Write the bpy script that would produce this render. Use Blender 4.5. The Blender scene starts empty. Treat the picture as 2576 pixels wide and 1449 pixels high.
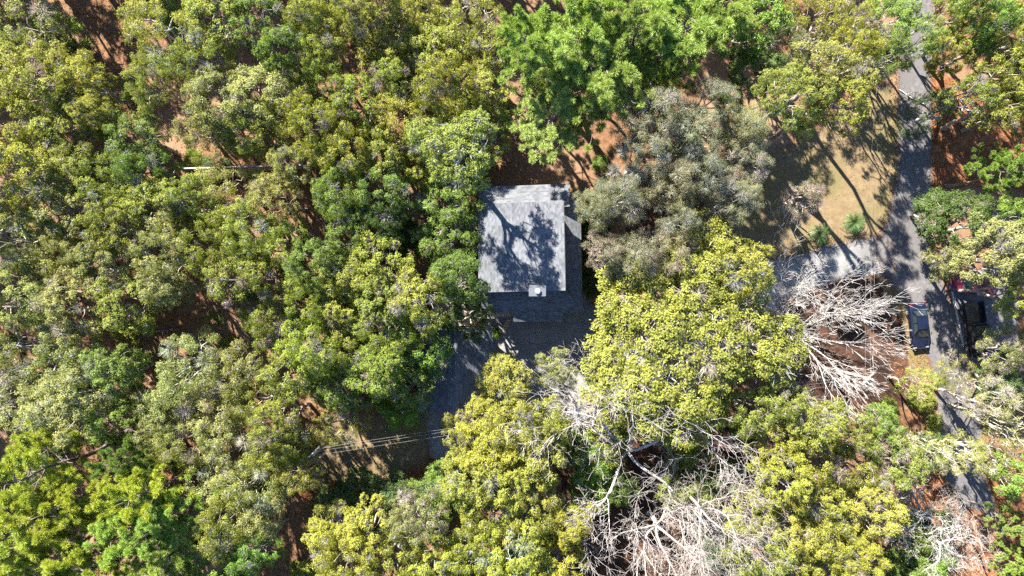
import bpy, bmesh, math, random
import numpy as np
from mathutils import Vector, Matrix

random.seed(7)
rng = np.random.default_rng(7)
PI = math.pi
R = math.radians
sc = bpy.context.scene
col = sc.collection

# ------------------------------------------------------------------ camera
CAM_H = 69.0
cam_d = bpy.data.cameras.new('camera')
cam_d.sensor_width = 36.0
cam_d.lens = 24.0
cam_d.clip_end = 3000.0
cam = bpy.data.objects.new('camera', cam_d)
cam.location = (0, 0, CAM_H)
cam.rotation_euler = (0, 0, 0)
col.objects.link(cam)
sc.camera = cam

# ------------------------------------------------------------------ light
SUN_EL, SUN_AZ = R(37), R(-34)            # azimuth measured from +Y (up the picture), clockwise
sunvec = Vector((math.sin(SUN_AZ) * math.cos(SUN_EL), math.cos(SUN_AZ) * math.cos(SUN_EL), math.sin(SUN_EL)))
world = bpy.data.worlds.new('World')
sc.world = world
world.use_nodes = True
wn = world.node_tree.nodes
wl = world.node_tree.links
wn.clear()
w_out = wn.new('ShaderNodeOutputWorld')
w_bg = wn.new('ShaderNodeBackground')
w_sky = wn.new('ShaderNodeTexSky')
w_sky.sky_type = 'NISHITA'
w_sky.sun_disc = False
w_sky.sun_elevation = SUN_EL
w_sky.sun_rotation = SUN_AZ % (2 * PI)
w_sky.ozone_density = 8.0
w_sky.dust_density = 0.3
w_bg.inputs['Strength'].default_value = 0.073
wl.new(w_sky.outputs[0], w_bg.inputs[0])
wl.new(w_bg.outputs[0], w_out.inputs[0])
sun_d = bpy.data.lights.new('sun', 'SUN')
sun_d.energy = 5.0
sun_d.angle = R(0.53)
sun_d.color = (1.0, 0.955, 0.87)
sun = bpy.data.objects.new('sun', sun_d)
sun.rotation_euler = (-sunvec).to_track_quat('-Z', 'Y').to_euler()
sun.location = sunvec * 120
col.objects.link(sun)
sc.view_settings.view_transform = 'Standard'
sc.view_settings.look = 'None'
sc.view_settings.gamma = 1.0
sc.view_settings.exposure = 2.32
sc.view_settings.use_curve_mapping = False
sc.render.engine = 'CYCLES'
sc.cycles.max_bounces = 6
sc.cycles.diffuse_bounces = 3
sc.cycles.transmission_bounces = 4
sc.cycles.transparent_max_bounces = 4
sc.cycles.use_denoising = False
sc.cycles.filter_width = 1.5

# ------------------------------------------------------------------ pixel (2576 x 1449 frame) to world
S0 = 2 * CAM_H * 0.75 / 2576.0
def P(fx, fy, z=0.0):
    s = S0 * (1 - z / CAM_H)
    return Vector(((fx - 1288.0) * s, (724.5 - fy) * s, z))

# ------------------------------------------------------------------ materials
def new_mat(name):
    m = bpy.data.materials.new(name)
    m.use_nodes = True
    nt = m.node_tree
    nt.nodes.clear()
    return m, nt, nt.nodes, nt.links

def surf(name, c1, c2, scale=3.0, rough=0.85, detail=6.0, c3=None, scale3=0.4, bump=0.15, bscale=30.0, spec=0.3, metal=0.0, lo=0.35, hi=0.65):
    """two noise-mixed colours, an optional third at a larger scale, and a fine bump"""
    m, nt, n, l = new_mat(name)
    out = n.new('ShaderNodeOutputMaterial')
    b = n.new('ShaderNodeBsdfPrincipled')
    l.new(b.outputs[0], out.inputs[0])
    tc = n.new('ShaderNodeTexCoord')
    t1 = n.new('ShaderNodeTexNoise'); t1.inputs['Scale'].default_value = scale; t1.inputs['Detail'].default_value = detail
    t1.inputs['Roughness'].default_value = 0.65
    l.new(tc.outputs['Object'], t1.inputs['Vector'])
    r1 = n.new('ShaderNodeValToRGB')
    r1.color_ramp.elements[0].position = lo; r1.color_ramp.elements[0].color = (*c1, 1)
    r1.color_ramp.elements[1].position = hi; r1.color_ramp.elements[1].color = (*c2, 1)
    l.new(t1.outputs['Fac'], r1.inputs[0])
    src = r1.outputs[0]
    if c3:
        t2 = n.new('ShaderNodeTexNoise'); t2.inputs['Scale'].default_value = scale3; t2.inputs['Detail'].default_value = 5.0
        l.new(tc.outputs['Object'], t2.inputs['Vector'])
        r2 = n.new('ShaderNodeValToRGB')
        r2.color_ramp.elements[0].position = 0.45; r2.color_ramp.elements[0].color = (0, 0, 0, 1)
        r2.color_ramp.elements[1].position = 0.65; r2.color_ramp.elements[1].color = (1, 1, 1, 1)
        l.new(t2.outputs['Fac'], r2.inputs[0])
        mx = n.new('ShaderNodeMixRGB'); mx.inputs[2].default_value = (*c3, 1)
        l.new(r2.outputs[0], mx.inputs[0]); l.new(src, mx.inputs[1])
        src = mx.outputs[0]
    l.new(src, b.inputs['Base Color'])
    b.inputs['Roughness'].default_value = rough
    b.inputs['Metallic'].default_value = metal
    b.inputs['Specular IOR Level'].default_value = spec
    if bump > 0:
        t3 = n.new('ShaderNodeTexNoise'); t3.inputs['Scale'].default_value = bscale; t3.inputs['Detail'].default_value = 6.0
        l.new(tc.outputs['Object'], t3.inputs['Vector'])
        bp = n.new('ShaderNodeBump'); bp.inputs['Strength'].default_value = bump; bp.inputs['Distance'].default_value = 0.05
        l.new(t3.outputs['Fac'], bp.inputs['Height'])
        l.new(bp.outputs[0], b.inputs['Normal'])
    return m

def leaf_mat(name, trans=0.38, rough=0.6, var=(0.6, 1.4), yellow=(1.15, 1.05, 0.7), yfrac=0.75, spec=0.2):
    """leaf colour comes from the object's own colour, varied per leaf, per tree patch"""
    m, nt, n, l = new_mat(name)
    out = n.new('ShaderNodeOutputMaterial')
    oi = n.new('ShaderNodeObjectInfo')
    ge = n.new('ShaderNodeNewGeometry')
    mr = n.new('ShaderNodeMapRange'); mr.inputs[3].default_value = var[0]; mr.inputs[4].default_value = var[1]
    l.new(ge.outputs['Random Per Island'], mr.inputs[0])
    mul = n.new('ShaderNodeVectorMath'); mul.operation = 'SCALE'
    l.new(oi.outputs['Color'], mul.inputs[0]); l.new(mr.outputs[0], mul.inputs['Scale'])
    tc = n.new('ShaderNodeTexCoord')
    no = n.new('ShaderNodeTexNoise'); no.inputs['Scale'].default_value = 0.9; no.inputs['Detail'].default_value = 3
    l.new(tc.outputs['Object'], no.inputs['Vector'])
    wn_ = n.new('ShaderNodeTexWhiteNoise'); wn_.noise_dimensions = '1D'
    ml = n.new('ShaderNodeMath'); ml.operation = 'MULTIPLY'; ml.inputs[1].default_value = 917.3
    l.new(ge.outputs['Random Per Island'], ml.inputs[0]); l.new(ml.outputs[0], wn_.inputs['W'])
    ad = n.new('ShaderNodeMath'); ad.operation = 'ADD'
    l.new(wn_.outputs['Value'], ad.inputs[0]); l.new(no.outputs['Fac'], ad.inputs[1])
    mr2 = n.new('ShaderNodeMapRange'); mr2.inputs[1].default_value = 0.6; mr2.inputs[2].default_value = 1.5
    mr2.inputs[3].default_value = 0.0; mr2.inputs[4].default_value = yfrac
    l.new(ad.outputs[0], mr2.inputs[0])
    ym = n.new('ShaderNodeVectorMath'); ym.operation = 'MULTIPLY'; ym.inputs[1].default_value = yellow
    l.new(mul.outputs[0], ym.inputs[0])
    mx = n.new('ShaderNodeMixRGB')
    l.new(mr2.outputs[0], mx.inputs[0]); l.new(mul.outputs[0], mx.inputs[1]); l.new(ym.outputs[0], mx.inputs[2])
    b = n.new('ShaderNodeBsdfPrincipled')
    b.inputs['Roughness'].default_value = rough
    b.inputs['Specular IOR Level'].default_value = spec
    l.new(mx.outputs[0], b.inputs['Base Color'])
    tr = n.new('ShaderNodeBsdfTranslucent')
    tm = n.new('ShaderNodeVectorMath'); tm.operation = 'MULTIPLY'; tm.inputs[1].default_value = (1.1, 1.15, 0.6)
    l.new(mx.outputs[0], tm.inputs[0]); l.new(tm.outputs[0], tr.inputs[0])
    ms = n.new('ShaderNodeMixShader'); ms.inputs[0].default_value = trans
    l.new(b.outputs[0], ms.inputs[1]); l.new(tr.outputs[0], ms.inputs[2])
    l.new(ms.outputs[0], out.inputs[0])
    return m

def objcol_mat(name, rough=0.9, amt=0.45, scale=2.0, bump=0.4, bscale=25.0):
    """bark: the object's own colour mottled by noise"""
    m, nt, n, l = new_mat(name)
    out = n.new('ShaderNodeOutputMaterial')
    b = n.new('ShaderNodeBsdfPrincipled'); b.inputs['Roughness'].default_value = rough
    b.inputs['Specular IOR Level'].default_value = 0.15
    oi = n.new('ShaderNodeObjectInfo'); tc = n.new('ShaderNodeTexCoord')
    no = n.new('ShaderNodeTexNoise'); no.inputs['Scale'].default_value = scale; no.inputs['Detail'].default_value = 8
    l.new(tc.outputs['Object'], no.inputs['Vector'])
    mr = n.new('ShaderNodeMapRange'); mr.inputs[1].default_value = 0.3; mr.inputs[2].default_value = 0.7
    mr.inputs[3].default_value = 1 - amt; mr.inputs[4].default_value = 1 + amt * 0.6
    l.new(no.outputs['Fac'], mr.inputs[0])
    mu = n.new('ShaderNodeVectorMath'); mu.operation = 'SCALE'
    l.new(oi.outputs['Color'], mu.inputs[0]); l.new(mr.outputs[0], mu.inputs['Scale'])
    l.new(mu.outputs[0], b.inputs['Base Color'])
    n2 = n.new('ShaderNodeTexNoise'); n2.inputs['Scale'].default_value = bscale; n2.inputs['Detail'].default_value = 4
    l.new(tc.outputs['Object'], n2.inputs['Vector'])
    bp = n.new('ShaderNodeBump'); bp.inputs['Strength'].default_value = bump; bp.inputs['Distance'].default_value = 0.03
    l.new(n2.outputs['Fac'], bp.inputs['Height']); l.new(bp.outputs[0], b.inputs['Normal'])
    l.new(b.outputs[0], out.inputs[0])
    return m

def island_mat(name, ca, cb, rough=0.9, spec=0.2, stain=0.35, stain_scale=0.6):
    """each loose piece its own tone between two colours, with soft weather stains"""
    m, nt, n, l = new_mat(name)
    out = n.new('ShaderNodeOutputMaterial')
    b = n.new('ShaderNodeBsdfPrincipled'); b.inputs['Roughness'].default_value = rough
    b.inputs['Specular IOR Level'].default_value = spec
    ge = n.new('ShaderNodeNewGeometry')
    rp = n.new('ShaderNodeValToRGB')
    rp.color_ramp.elements[0].color = (*ca, 1); rp.color_ramp.elements[1].color = (*cb, 1)
    l.new(ge.outputs['Random Per Island'], rp.inputs[0])
    tc = n.new('ShaderNodeTexCoord')
    no = n.new('ShaderNodeTexNoise'); no.inputs['Scale'].default_value = stain_scale; no.inputs['Detail'].default_value = 7
    l.new(tc.outputs['Object'], no.inputs['Vector'])
    mr = n.new('ShaderNodeMapRange'); mr.inputs[1].default_value = 0.3; mr.inputs[2].default_value = 0.7
    mr.inputs[3].default_value = 1 - stain; mr.inputs[4].default_value = 1 + stain * 0.5
    l.new(no.outputs['Fac'], mr.inputs[0])
    mu = n.new('ShaderNodeVectorMath'); mu.operation = 'SCALE'
    l.new(rp.outputs[0], mu.inputs[0]); l.new(mr.outputs[0], mu.inputs['Scale'])
    l.new(mu.outputs[0], b.inputs['Base Color'])
    l.new(b.outputs[0], out.inputs[0])
    return m

def plain(name, c, rough=0.5, metal=0.0, spec=0.5, coat=0.0, trans=0.0):
    m, nt, n, l = new_mat(name)
    out = n.new('ShaderNodeOutputMaterial')
    b = n.new('ShaderNodeBsdfPrincipled')
    tc = n.new('ShaderNodeTexCoord')
    no = n.new('ShaderNodeTexNoise'); no.inputs['Scale'].default_value = 6.0; no.inputs['Detail'].default_value = 6
    l.new(tc.outputs['Object'], no.inputs['Vector'])
    rp = n.new('ShaderNodeValToRGB')
    rp.color_ramp.elements[0].position = 0.3; rp.color_ramp.elements[1].position = 0.7
    rp.color_ramp.elements[0].color = (*[v * 0.88 for v in c], 1); rp.color_ramp.elements[1].color = (*[min(1, v * 1.08) for v in c], 1)
    l.new(no.outputs['Fac'], rp.inputs[0]); l.new(rp.outputs[0], b.inputs['Base Color'])
    b.inputs['Roughness'].default_value = rough; b.inputs['Metallic'].default_value = metal
    b.inputs['Specular IOR Level'].default_value = spec
    b.inputs['Coat Weight'].default_value = coat
    b.inputs['Transmission Weight'].default_value = trans
    l.new(b.outputs[0], out.inputs[0])
    return m

M = {}
M['litter'] = surf('leaf_litter_ground', (0.085, 0.042, 0.022), (0.225, 0.122, 0.064), 2.4, c3=(0.235, 0.152, 0.094), scale3=0.09, bump=0.9, bscale=9, lo=0.3, hi=0.7, spec=0.1)
M['straw'] = surf('orange_straw', (0.14, 0.06, 0.028), (0.27, 0.125, 0.058), 2.6, c3=(0.10, 0.045, 0.024), scale3=0.5, bump=0.9, bscale=11, spec=0.1)
M['russet'] = surf('russet_litter_shade', (0.032, 0.018, 0.013), (0.12, 0.060, 0.036), 1.8, c3=(0.03, 0.018, 0.014), scale3=0.3, bump=0.9, bscale=10, spec=0.1)  # russet litter, darkened so its colour also carries tree shade
M['lawn'] = surf('dormant_lawn', (0.135, 0.096, 0.052), (0.205, 0.148, 0.082), 1.3, c3=(0.14, 0.115, 0.052), scale3=0.22, bump=0.8, bscale=18, spec=0.1)
M['asphalt'] = surf('old_asphalt', (0.085, 0.079, 0.080), (0.145, 0.134, 0.130), 2.5, c3=(0.105, 0.096, 0.095), scale3=0.25, bump=0.3, bscale=60, spec=0.25)
M['concrete'] = surf('worn_concrete', (0.165, 0.16, 0.155), (0.24, 0.232, 0.22), 1.2, c3=(0.145, 0.14, 0.136), scale3=0.35, bump=0.2, bscale=40, spec=0.25)
M['sidewalk'] = surf('pale_concrete', (0.36, 0.35, 0.34), (0.46, 0.44, 0.42), 1.5, bump=0.2, bscale=40, spec=0.25)
M['leaf'] = leaf_mat('oak_leaf')
M['needle'] = leaf_mat('pine_needle', trans=0.25, rough=0.4, var=(0.7, 1.3), yellow=(1.3, 1.1, 0.8), yfrac=0.6, spec=0.4)
M['frond'] = leaf_mat('palm_frond', trans=0.1, rough=0.45, var=(0.7, 1.3), yfrac=0.5, spec=0.3)
M['bark'] = objcol_mat('bark')
M['shingle'] = island_mat('asphalt_shingle', (0.082, 0.087, 0.096), (0.150, 0.154, 0.163), stain=0.18, stain_scale=0.7)
M['siding'] = surf('grey_brown_siding', (0.17, 0.14, 0.11), (0.24, 0.20, 0.16), 3.0, bump=0.2)
M['trim'] = plain('painted_trim', (0.15, 0.145, 0.135), 0.6)
M['white_metal'] = plain('white_metal', (0.10, 0.108, 0.12), 0.45, spec=0.4)
M['dark_metal'] = plain('dark_metal', (0.03, 0.03, 0.032), 0.5)
M['galv'] = plain('galvanised_metal', (0.5, 0.5, 0.5), 0.35, metal=0.6)
M['wood_grey'] = surf('weathered_wood', (0.26, 0.22, 0.17), (0.40, 0.34, 0.27), 5.0, bump=0.3)
M['wood_tan'] = surf('tan_wood', (0.34, 0.26, 0.17), (0.46, 0.36, 0.25), 5.0, bump=0.3)
M['wood_orange'] = surf('orange_wood', (0.34, 0.13, 0.03), (0.48, 0.2, 0.05), 4.0, bump=0.3)
M['glass'] = plain('tinted_glass', (0.02, 0.028, 0.026), 0.06, spec=0.9)
M['window'] = plain('window_glass', (0.03, 0.035, 0.04), 0.08, spec=0.8)
M['rubber'] = plain('rubber', (0.015, 0.015, 0.015), 0.8)
M['navy'] = plain('navy_paint', (0.009, 0.012, 0.030), 0.25, metal=0.3, coat=0.8)
M['black_paint'] = plain('black_paint', (0.006, 0.006, 0.008), 0.25, coat=0.6)
M['red_paint'] = plain('dark_red_paint', (0.07, 0.006, 0.014), 0.3, coat=0.6)
M['red_lens'] = plain('red_lens', (0.13, 0.006, 0.006), 0.2, spec=0.7)
M['clear_lens'] = plain('clear_lens', (0.18, 0.185, 0.19), 0.15, spec=0.8)
M['wire'] = plain('wire_grey', (0.24, 0.23, 0.22), 0.5)
M['dirt'] = surf('bare_soil', (0.05, 0.035, 0.025), (0.10, 0.065, 0.04), 4.0, bump=0.5)
M['cone'] = surf('sago_cone', (0.30, 0.16, 0.07), (0.42, 0.26, 0.13), 12.0, bump=0.6)

# ------------------------------------------------------------------ mesh helpers
def link(o, parent=None):
    col.objects.link(o)
    if parent is not None:
        o.parent = parent
    return o

def tag(o, label=None, cat=None, group=None, kind=None):
    if label: o['label'] = label
    if cat: o['category'] = cat
    if group: o['group'] = group
    if kind: o['kind'] = kind
    return o

def empty(name, loc=(0, 0, 0), rz=0.0):
    e = bpy.data.objects.new(name, None)
    e.empty_display_size = 0.3
    e.location = loc
    e.rotation_euler = (0, 0, rz)
    return link(e)

def mesh_np(name, verts, quads=None, tris=None, mats=(), smooth=False):
    me = bpy.data.meshes.new(name)
    verts = np.asarray(verts, dtype=np.float32)
    parts, starts, off = [], [], 0
    if quads is not None and len(quads):
        q = np.asarray(quads, dtype=np.int32); parts.append(q.ravel())
        starts.append(np.arange(len(q), dtype=np.int32) * 4 + off); off += q.size
    if tris is not None and len(tris):
        t = np.asarray(tris, dtype=np.int32); parts.append(t.ravel())
        starts.append(np.arange(len(t), dtype=np.int32) * 3 + off); off += t.size
    loops = np.concatenate(parts); st = np.concatenate(starts)
    me.vertices.add(len(verts)); me.vertices.foreach_set('co', verts.ravel())
    me.loops.add(len(loops)); me.loops.foreach_set('vertex_index', loops)
    me.polygons.add(len(st)); me.polygons.foreach_set('loop_start', st)
    me.update(calc_edges=True)
    me.validate()
    for m in mats: me.materials.append(m)
    me.polygons.foreach_set('use_smooth', np.full(len(me.polygons), bool(smooth)))
    return me

def obj(name, me, parent=None):
    return link(bpy.data.objects.new(name, me), parent)

class MB:
    """collects simple shapes, then links them as one mesh object"""
    def __init__(self): self.v = []; self.f = []
    def quad(self, a, b, c, d):
        i = len(self.v); self.v += [tuple(a), tuple(b), tuple(c), tuple(d)]; self.f.append((i, i + 1, i + 2, i + 3))
    def box(self, x0, x1, y0, y1, z0, z1):
        i = len(self.v)
        self.v += [(x0, y0, z0), (x1, y0, z0), (x1, y1, z0), (x0, y1, z0), (x0, y0, z1), (x1, y0, z1), (x1, y1, z1), (x0, y1, z1)]
        self.f += [tuple(i + k for k in q) for q in ((0, 3, 2, 1), (4, 5, 6, 7), (0, 1, 5, 4), (1, 2, 6, 5), (2, 3, 7, 6), (3, 0, 4, 7))]
    def beam(self, a, b, w, h, up=(0, 0, 1)):
        a = Vector(a); b = Vector(b); d = (b - a).normalized(); u = Vector(up)
        if abs(d.dot(u)) > 0.98: u = Vector((1, 0, 0))
        s = d.cross(u).normalized() * (w / 2); t = s.cross(d).normalized() * (h / 2)
        i = len(self.v)
        for p in (a, b):
            self.v += [tuple(p - s - t), tuple(p + s - t), tuple(p + s + t), tuple(p - s + t)]
        self.f += [tuple(i + k for k in q) for q in ((0, 3, 2, 1), (4, 5, 6, 7), (0, 1, 5, 4), (1, 2, 6, 5), (2, 3, 7, 6), (3, 0, 4, 7))]
    def cyl(self, c, r, z0, z1, n=16, r1=None):
        r1 = r if r1 is None else r1; i = len(self.v)
        for k in range(n):
            a = 2 * PI * k / n
            self.v.append((c[0] + r * math.cos(a), c[1] + r * math.sin(a), z0))
        for k in range(n):
            a = 2 * PI * k / n
            self.v.append((c[0] + r1 * math.cos(a), c[1] + r1 * math.sin(a), z1))
        for k in range(n):
            j = (k + 1) % n
            self.f.append((i + k, i + j, i + n + j, i + n + k))
        self.f.append(tuple(i + n + k for k in range(n))); self.f.append(tuple(i + n - 1 - k for k in range(n)))
    def prism(self, pts, z0, z1s):
        """vertical prism over polygon pts; top heights per point"""
        n = len(pts); i = len(self.v)
        if not hasattr(z1s, '__len__'): z1s = [z1s] * n
        for p in pts: self.v.append((p[0], p[1], z0))
        for p, z in zip(pts, z1s): self.v.append((p[0], p[1], z))
        for k in range(n):
            j = (k + 1) % n; self.f.append((i + k, i + j, i + n + j, i + n + k))
        self.f.append(tuple(i + n + k for k in range(n))); self.f.append(tuple(i + n - 1 - k for k in range(n)))
    def mesh(self, name, mat, smooth=False):
        me = bpy.data.meshes.new(name); me.from_pydata(self.v, [], self.f); me.update()
        me.materials.append(mat)
        if smooth: me.polygons.foreach_set('use_smooth', np.ones(len(me.polygons), dtype=bool))
        return me
    def build(self, name, mat, parent=None, smooth=False, bevel=0.0):
        me = self.mesh(name, mat, smooth)
        if bevel > 0:
            bm = bmesh.new(); bm.from_mesh(me)
            bmesh.ops.bevel(bm, geom=list(bm.edges), offset=bevel, segments=1, affect='EDGES')
            bm.to_mesh(me); bm.free()
        return obj(name, me, parent)

def segs_mesh(A, B, ra, rb, sides):
    """tapered prisms from points A to B (vectorised)"""
    A = np.asarray(A, float); B = np.asarray(B, float); ra = np.asarray(ra, float); rb = np.asarray(rb, float)
    D = B - A; L = np.linalg.norm(D, axis=1, keepdims=True); D = D / np.maximum(L, 1e-6)
    up = np.tile(np.array([0.0, 0, 1]), (len(A), 1)); up[np.abs(D[:, 2]) > 0.95] = (1, 0, 0)
    U = np.cross(D, up); U /= np.linalg.norm(U, axis=1, keepdims=True); V = np.cross(D, U)
    ang = np.arange(sides) * 2 * PI / sides
    ring = U[:, None, :] * np.cos(ang)[None, :, None] + V[:, None, :] * np.sin(ang)[None, :, None]
    B2 = B + D * (rb[:, None] * 0.5)
    v = np.concatenate([A[:, None, :] + ring * ra[:, None, None], B2[:, None, :] + ring * rb[:, None, None]], axis=1)
    n = len(A); base = (np.arange(n) * 2 * sides)[:, None, None]
    k = np.arange(sides); j = (k + 1) % sides
    q = np.stack([k, j, j + sides, k + sides], axis=1)[None] + base
    return v.reshape(-1, 3), q.reshape(-1, 4)

def join_np(parts):
    vs, qs, off = [], [], 0
    for v, q in parts:
        vs.append(v); qs.append(q + off); off += len(v)
    return np.concatenate(vs), np.concatenate(qs)

def segs_to_mesh(name, segs, mat):
    s = np.array(segs, float)
    big = s[:, 6] > 0.05
    parts = []
    if big.any(): parts.append(segs_mesh(s[big, :3], s[big, 3:6], s[big, 6], s[big, 7], 7))
    if (~big).any(): parts.append(segs_mesh(s[~big, :3], s[~big, 3:6], s[~big, 6], s[~big, 7], 3))
    v, q = join_np(parts)
    return mesh_np(name, v, quads=q, mats=(mat,), smooth=True)

def leaves_mesh(name, C, N, length, width, mat, g):
    """one diamond leaf at each C facing N"""
    n = len(C)
    t = g.normal(size=(n, 3)); U = np.cross(N, t); U /= np.linalg.norm(U, axis=1, keepdims=True) + 1e-9
    V = np.cross(N, U)
    l = (length * g.uniform(0.7, 1.3, n))[:, None]; w = (width * g.uniform(0.7, 1.3, n))[:, None]
    v = np.stack([C - U * l / 2, C + V * w / 2 + U * l * 0.05, C + U * l / 2, C - V * w / 2 + U * l * 0.05], axis=1).reshape(-1, 3)
    q = np.arange(n * 4).reshape(n, 4)
    return mesh_np(name, v, quads=q, mats=(mat,))

def flat(name, pts, z, mat, kind='structure', wob=0.0, step=1.0, parent=None):
    """a ground sheet from an outline in frame pixels, the edge resampled and roughened"""
    out = []
    w = [P(x, y) for x, y in pts]
    for a, b in zip(w, w[1:] + w[:1]):
        d = b - a; k = max(1, int(d.length / step))
        nrm = Vector((-d.y, d.x, 0)).normalized() if d.length > 0 else Vector((0, 0, 0))
        for i in range(k):
            p = a + d * (i / k) + (nrm * random.uniform(-wob, wob) if wob else Vector((0, 0, 0)))
            out.append((p.x, p.y, z))
    bm = bmesh.new()
    vs = [bm.verts.new(p) for p in out]
    f = bm.faces.new(vs)
    if f.normal.z < 0: f.normal_flip()
    bmesh.ops.triangulate(bm, faces=bm.faces[:])
    me = bpy.data.meshes.new(name); bm.to_mesh(me); bm.free(); me.materials.append(mat)
    o = obj(name, me, parent)
    if kind: o['kind'] = kind
    return o

def inside(p, poly):
    x, y = p; c = False; n = len(poly)
    for i in range(n):
        x1, y1 = poly[i]; x2, y2 = poly[(i + 1) % n]
        if (y1 > y) != (y2 > y) and x < (x2 - x1) * (y - y1) / (y2 - y1) + x1: c = not c
    return c

# ================================================================== SETTING
g = MB(); g.quad((-400, -400, 0), (400, -400, 0), (400, 400, 0), (-400, 400, 0))
tag(g.build('ground', M['litter']), kind='structure')

ROAD = [(2262, -60), (2272, 60), (2258, 190), (2256, 330), (2258, 430), (2236, 540), (2206, 600), (2200, 640), (2222, 690), (2262, 742),
        (2300, 820), (2336, 900), (2356, 1000), (2366, 1100), (2384, 1200), (2408, 1290), (2436, 1380), (2490, 1500),
        (2572, 1500), (2540, 1390), (2508, 1290), (2478, 1200), (2470, 1100), (2455, 1000), (2430, 900), (2402, 800), (2375, 720), (2345, 640),
        (2335, 560), (2344, 460), (2344, 340), (2342, 190), (2352, 60), (2345, -60)]
LAWN = [(1800, 480), (1880, 420), (2000, 360), (2090, 300), (2180, 225), (2256, 205), (2258, 330), (2256, 430), (2236, 540), (2206, 596), (2110, 612),
        (1955, 655), (1850, 700), (1780, 690), (1700, 600)]
LAWN2 = [(820, 1045), (1075, 1040), (1080, 1110), (1075, 1160), (1040, 1180), (960, 1215), (850, 1230), (790, 1190)]
ISLAND = [(2212, 684), (2240, 690), (2268, 715), (2290, 752), (2300, 800), (2330, 880), (2345, 960), (2350, 1020), (2280, 1030), (2240, 960), (2225, 860), (2200, 780), (2150, 730)]
DRIVE = [(1216, 770), (1470, 740), (1520, 800), (1640, 822), (1770, 760), (1860, 702), (1950, 655), (2060, 625), (2110, 610), (2180, 598), (2212, 590),
         (2250, 640), (2240, 700), (2200, 690), (2120, 700), (2040, 725), (1960, 770), (1880, 850), (1800, 960), (1745, 1030), (1690, 1048), (1600, 1040), (1510, 1052),
         (1430, 1085), (1330, 1115), (1220, 1130), (1112, 1160), (1082, 1150), (1074, 1080), (1068, 1020), (1200, 990), (1216, 900)]
STRAW_A = [(2330, 180), (2420, 200), (2600, 230), (2600, 480), (2460, 470), (2345, 475), (2340, 330)]
STRAW_B = [(2470, 1190), (2600, 1150), (2600, 1500), (2480, 1500), (2380, 1290), (2440, 1300), (2510, 1330), (2500, 1260)]
STRAW_C = [(2320, 1170), (2380, 1180), (2420, 1290), (2450, 1390), (2500, 1500), (2300, 1500), (2280, 1290)]
STRAW_D = [(770, 1150), (860, 1215), (980, 1195), (1050, 1150), (1110, 1155), (1120, 1230), (1000, 1280), (850, 1290), (750, 1250)]
STRAW_E = [(1400, 1100), (1500, 1050), (1620, 1040), (1760, 1040), (1900, 1100), (1900, 1300), (1880, 1500), (1450, 1500), (1420, 1280)]
STRAW_F = [(1640, 480), (1760, 500), (1820, 560), (1800, 690), (1640, 660), (1560, 600)]
BED_SHADE = [(1958, 772), (2040, 726), (2120, 702), (2200, 692), (2225, 740), (2262, 800), (2290, 900), (2300, 1020), (2140, 1040), (2000, 1000), (1940, 900)]
for i, s in enumerate((STRAW_A, STRAW_B, STRAW_D)):
    flat('pine_straw_bed', s, 0.004, M['straw'], wob=0.35, step=0.6)
for i, s in enumerate((STRAW_E, STRAW_F)):
    flat('leaf_mould_shade_bed', s, 0.004, M['russet'], wob=0.4, step=0.6)
flat('leaf_mould_shade_bed', BED_SHADE, 0.0105, M['russet'], wob=0.3, step=0.5)  # tree shade beneath the fan tree, put into a dark ground sheet
flat('planting_bed', [(1372, 900), (1400, 893), (1418, 910), (1416, 935), (1392, 944), (1371, 928)], 0.016, M['dirt'], wob=0.05, step=0.4)
flat('lawn', LAWN, 0.008, M['lawn'], wob=0.12, step=0.5)
flat('lawn', LAWN2, 0.008, M['lawn'], wob=0.25, step=0.5)
flat('lawn', ISLAND, 0.008, M['lawn'], wob=0.08, step=0.5)
flat('driveway', DRIVE, 0.012, M['concrete'], wob=0.03, step=0.5)
flat('road', ROAD, 0.016, M['asphalt'], wob=0.05, step=0.5)
flat('pine_straw_bed', STRAW_C, 0.024, M['straw'], wob=0.3, step=0.5)
flat('pine_straw_bed', [(2395, 1290), (2450, 1280), (2500, 1300), (2545, 1390), (2590, 1500), (2480, 1500), (2430, 1390)], 0.022, M['straw'], wob=0.35, step=0.4)
# parking pad by the lane, with its pale edge kerb
flat('parking_pad', [(2390, 690), (2540, 670), (2560, 760), (2560, 900), (2440, 915), (2408, 800)], 0.020, M['asphalt'], wob=0.05)
kb = MB()
kp = [(2386, 690), (2396, 740), (2404, 780), (2414, 830), (2424, 872)]
for a, b in zip(kp, kp[1:]):
    pa, pb = P(*a), P(*b); kb.beam((pa.x, pa.y, 0.04), (pb.x, pb.y, 0.04), 0.18, 0.08)
tag(kb.build('kerb', M['sidewalk']), kind='structure')
flat('concrete_slab', [(2470, 950), (2560, 945), (2590, 985), (2500, 990)], 0.020, M['sidewalk'])
# control joints sawn in the motor court
jt = MB()
for (a, b) in (((1240, 870), (1500, 858)), ((1240, 950), (1540, 940)), ((1330, 800), (1340, 1100)), ((1420, 800), (1432, 1060)), ((1075, 1090), (1130, 1086))):
    pa, pb = P(*a), P(*b); jt.beam((pa.x, pa.y, 0.0135), (pb.x, pb.y, 0.0135), 0.025, 0.006)
tag(jt.build('driveway_joint', M['dirt']), kind='structure')

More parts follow.
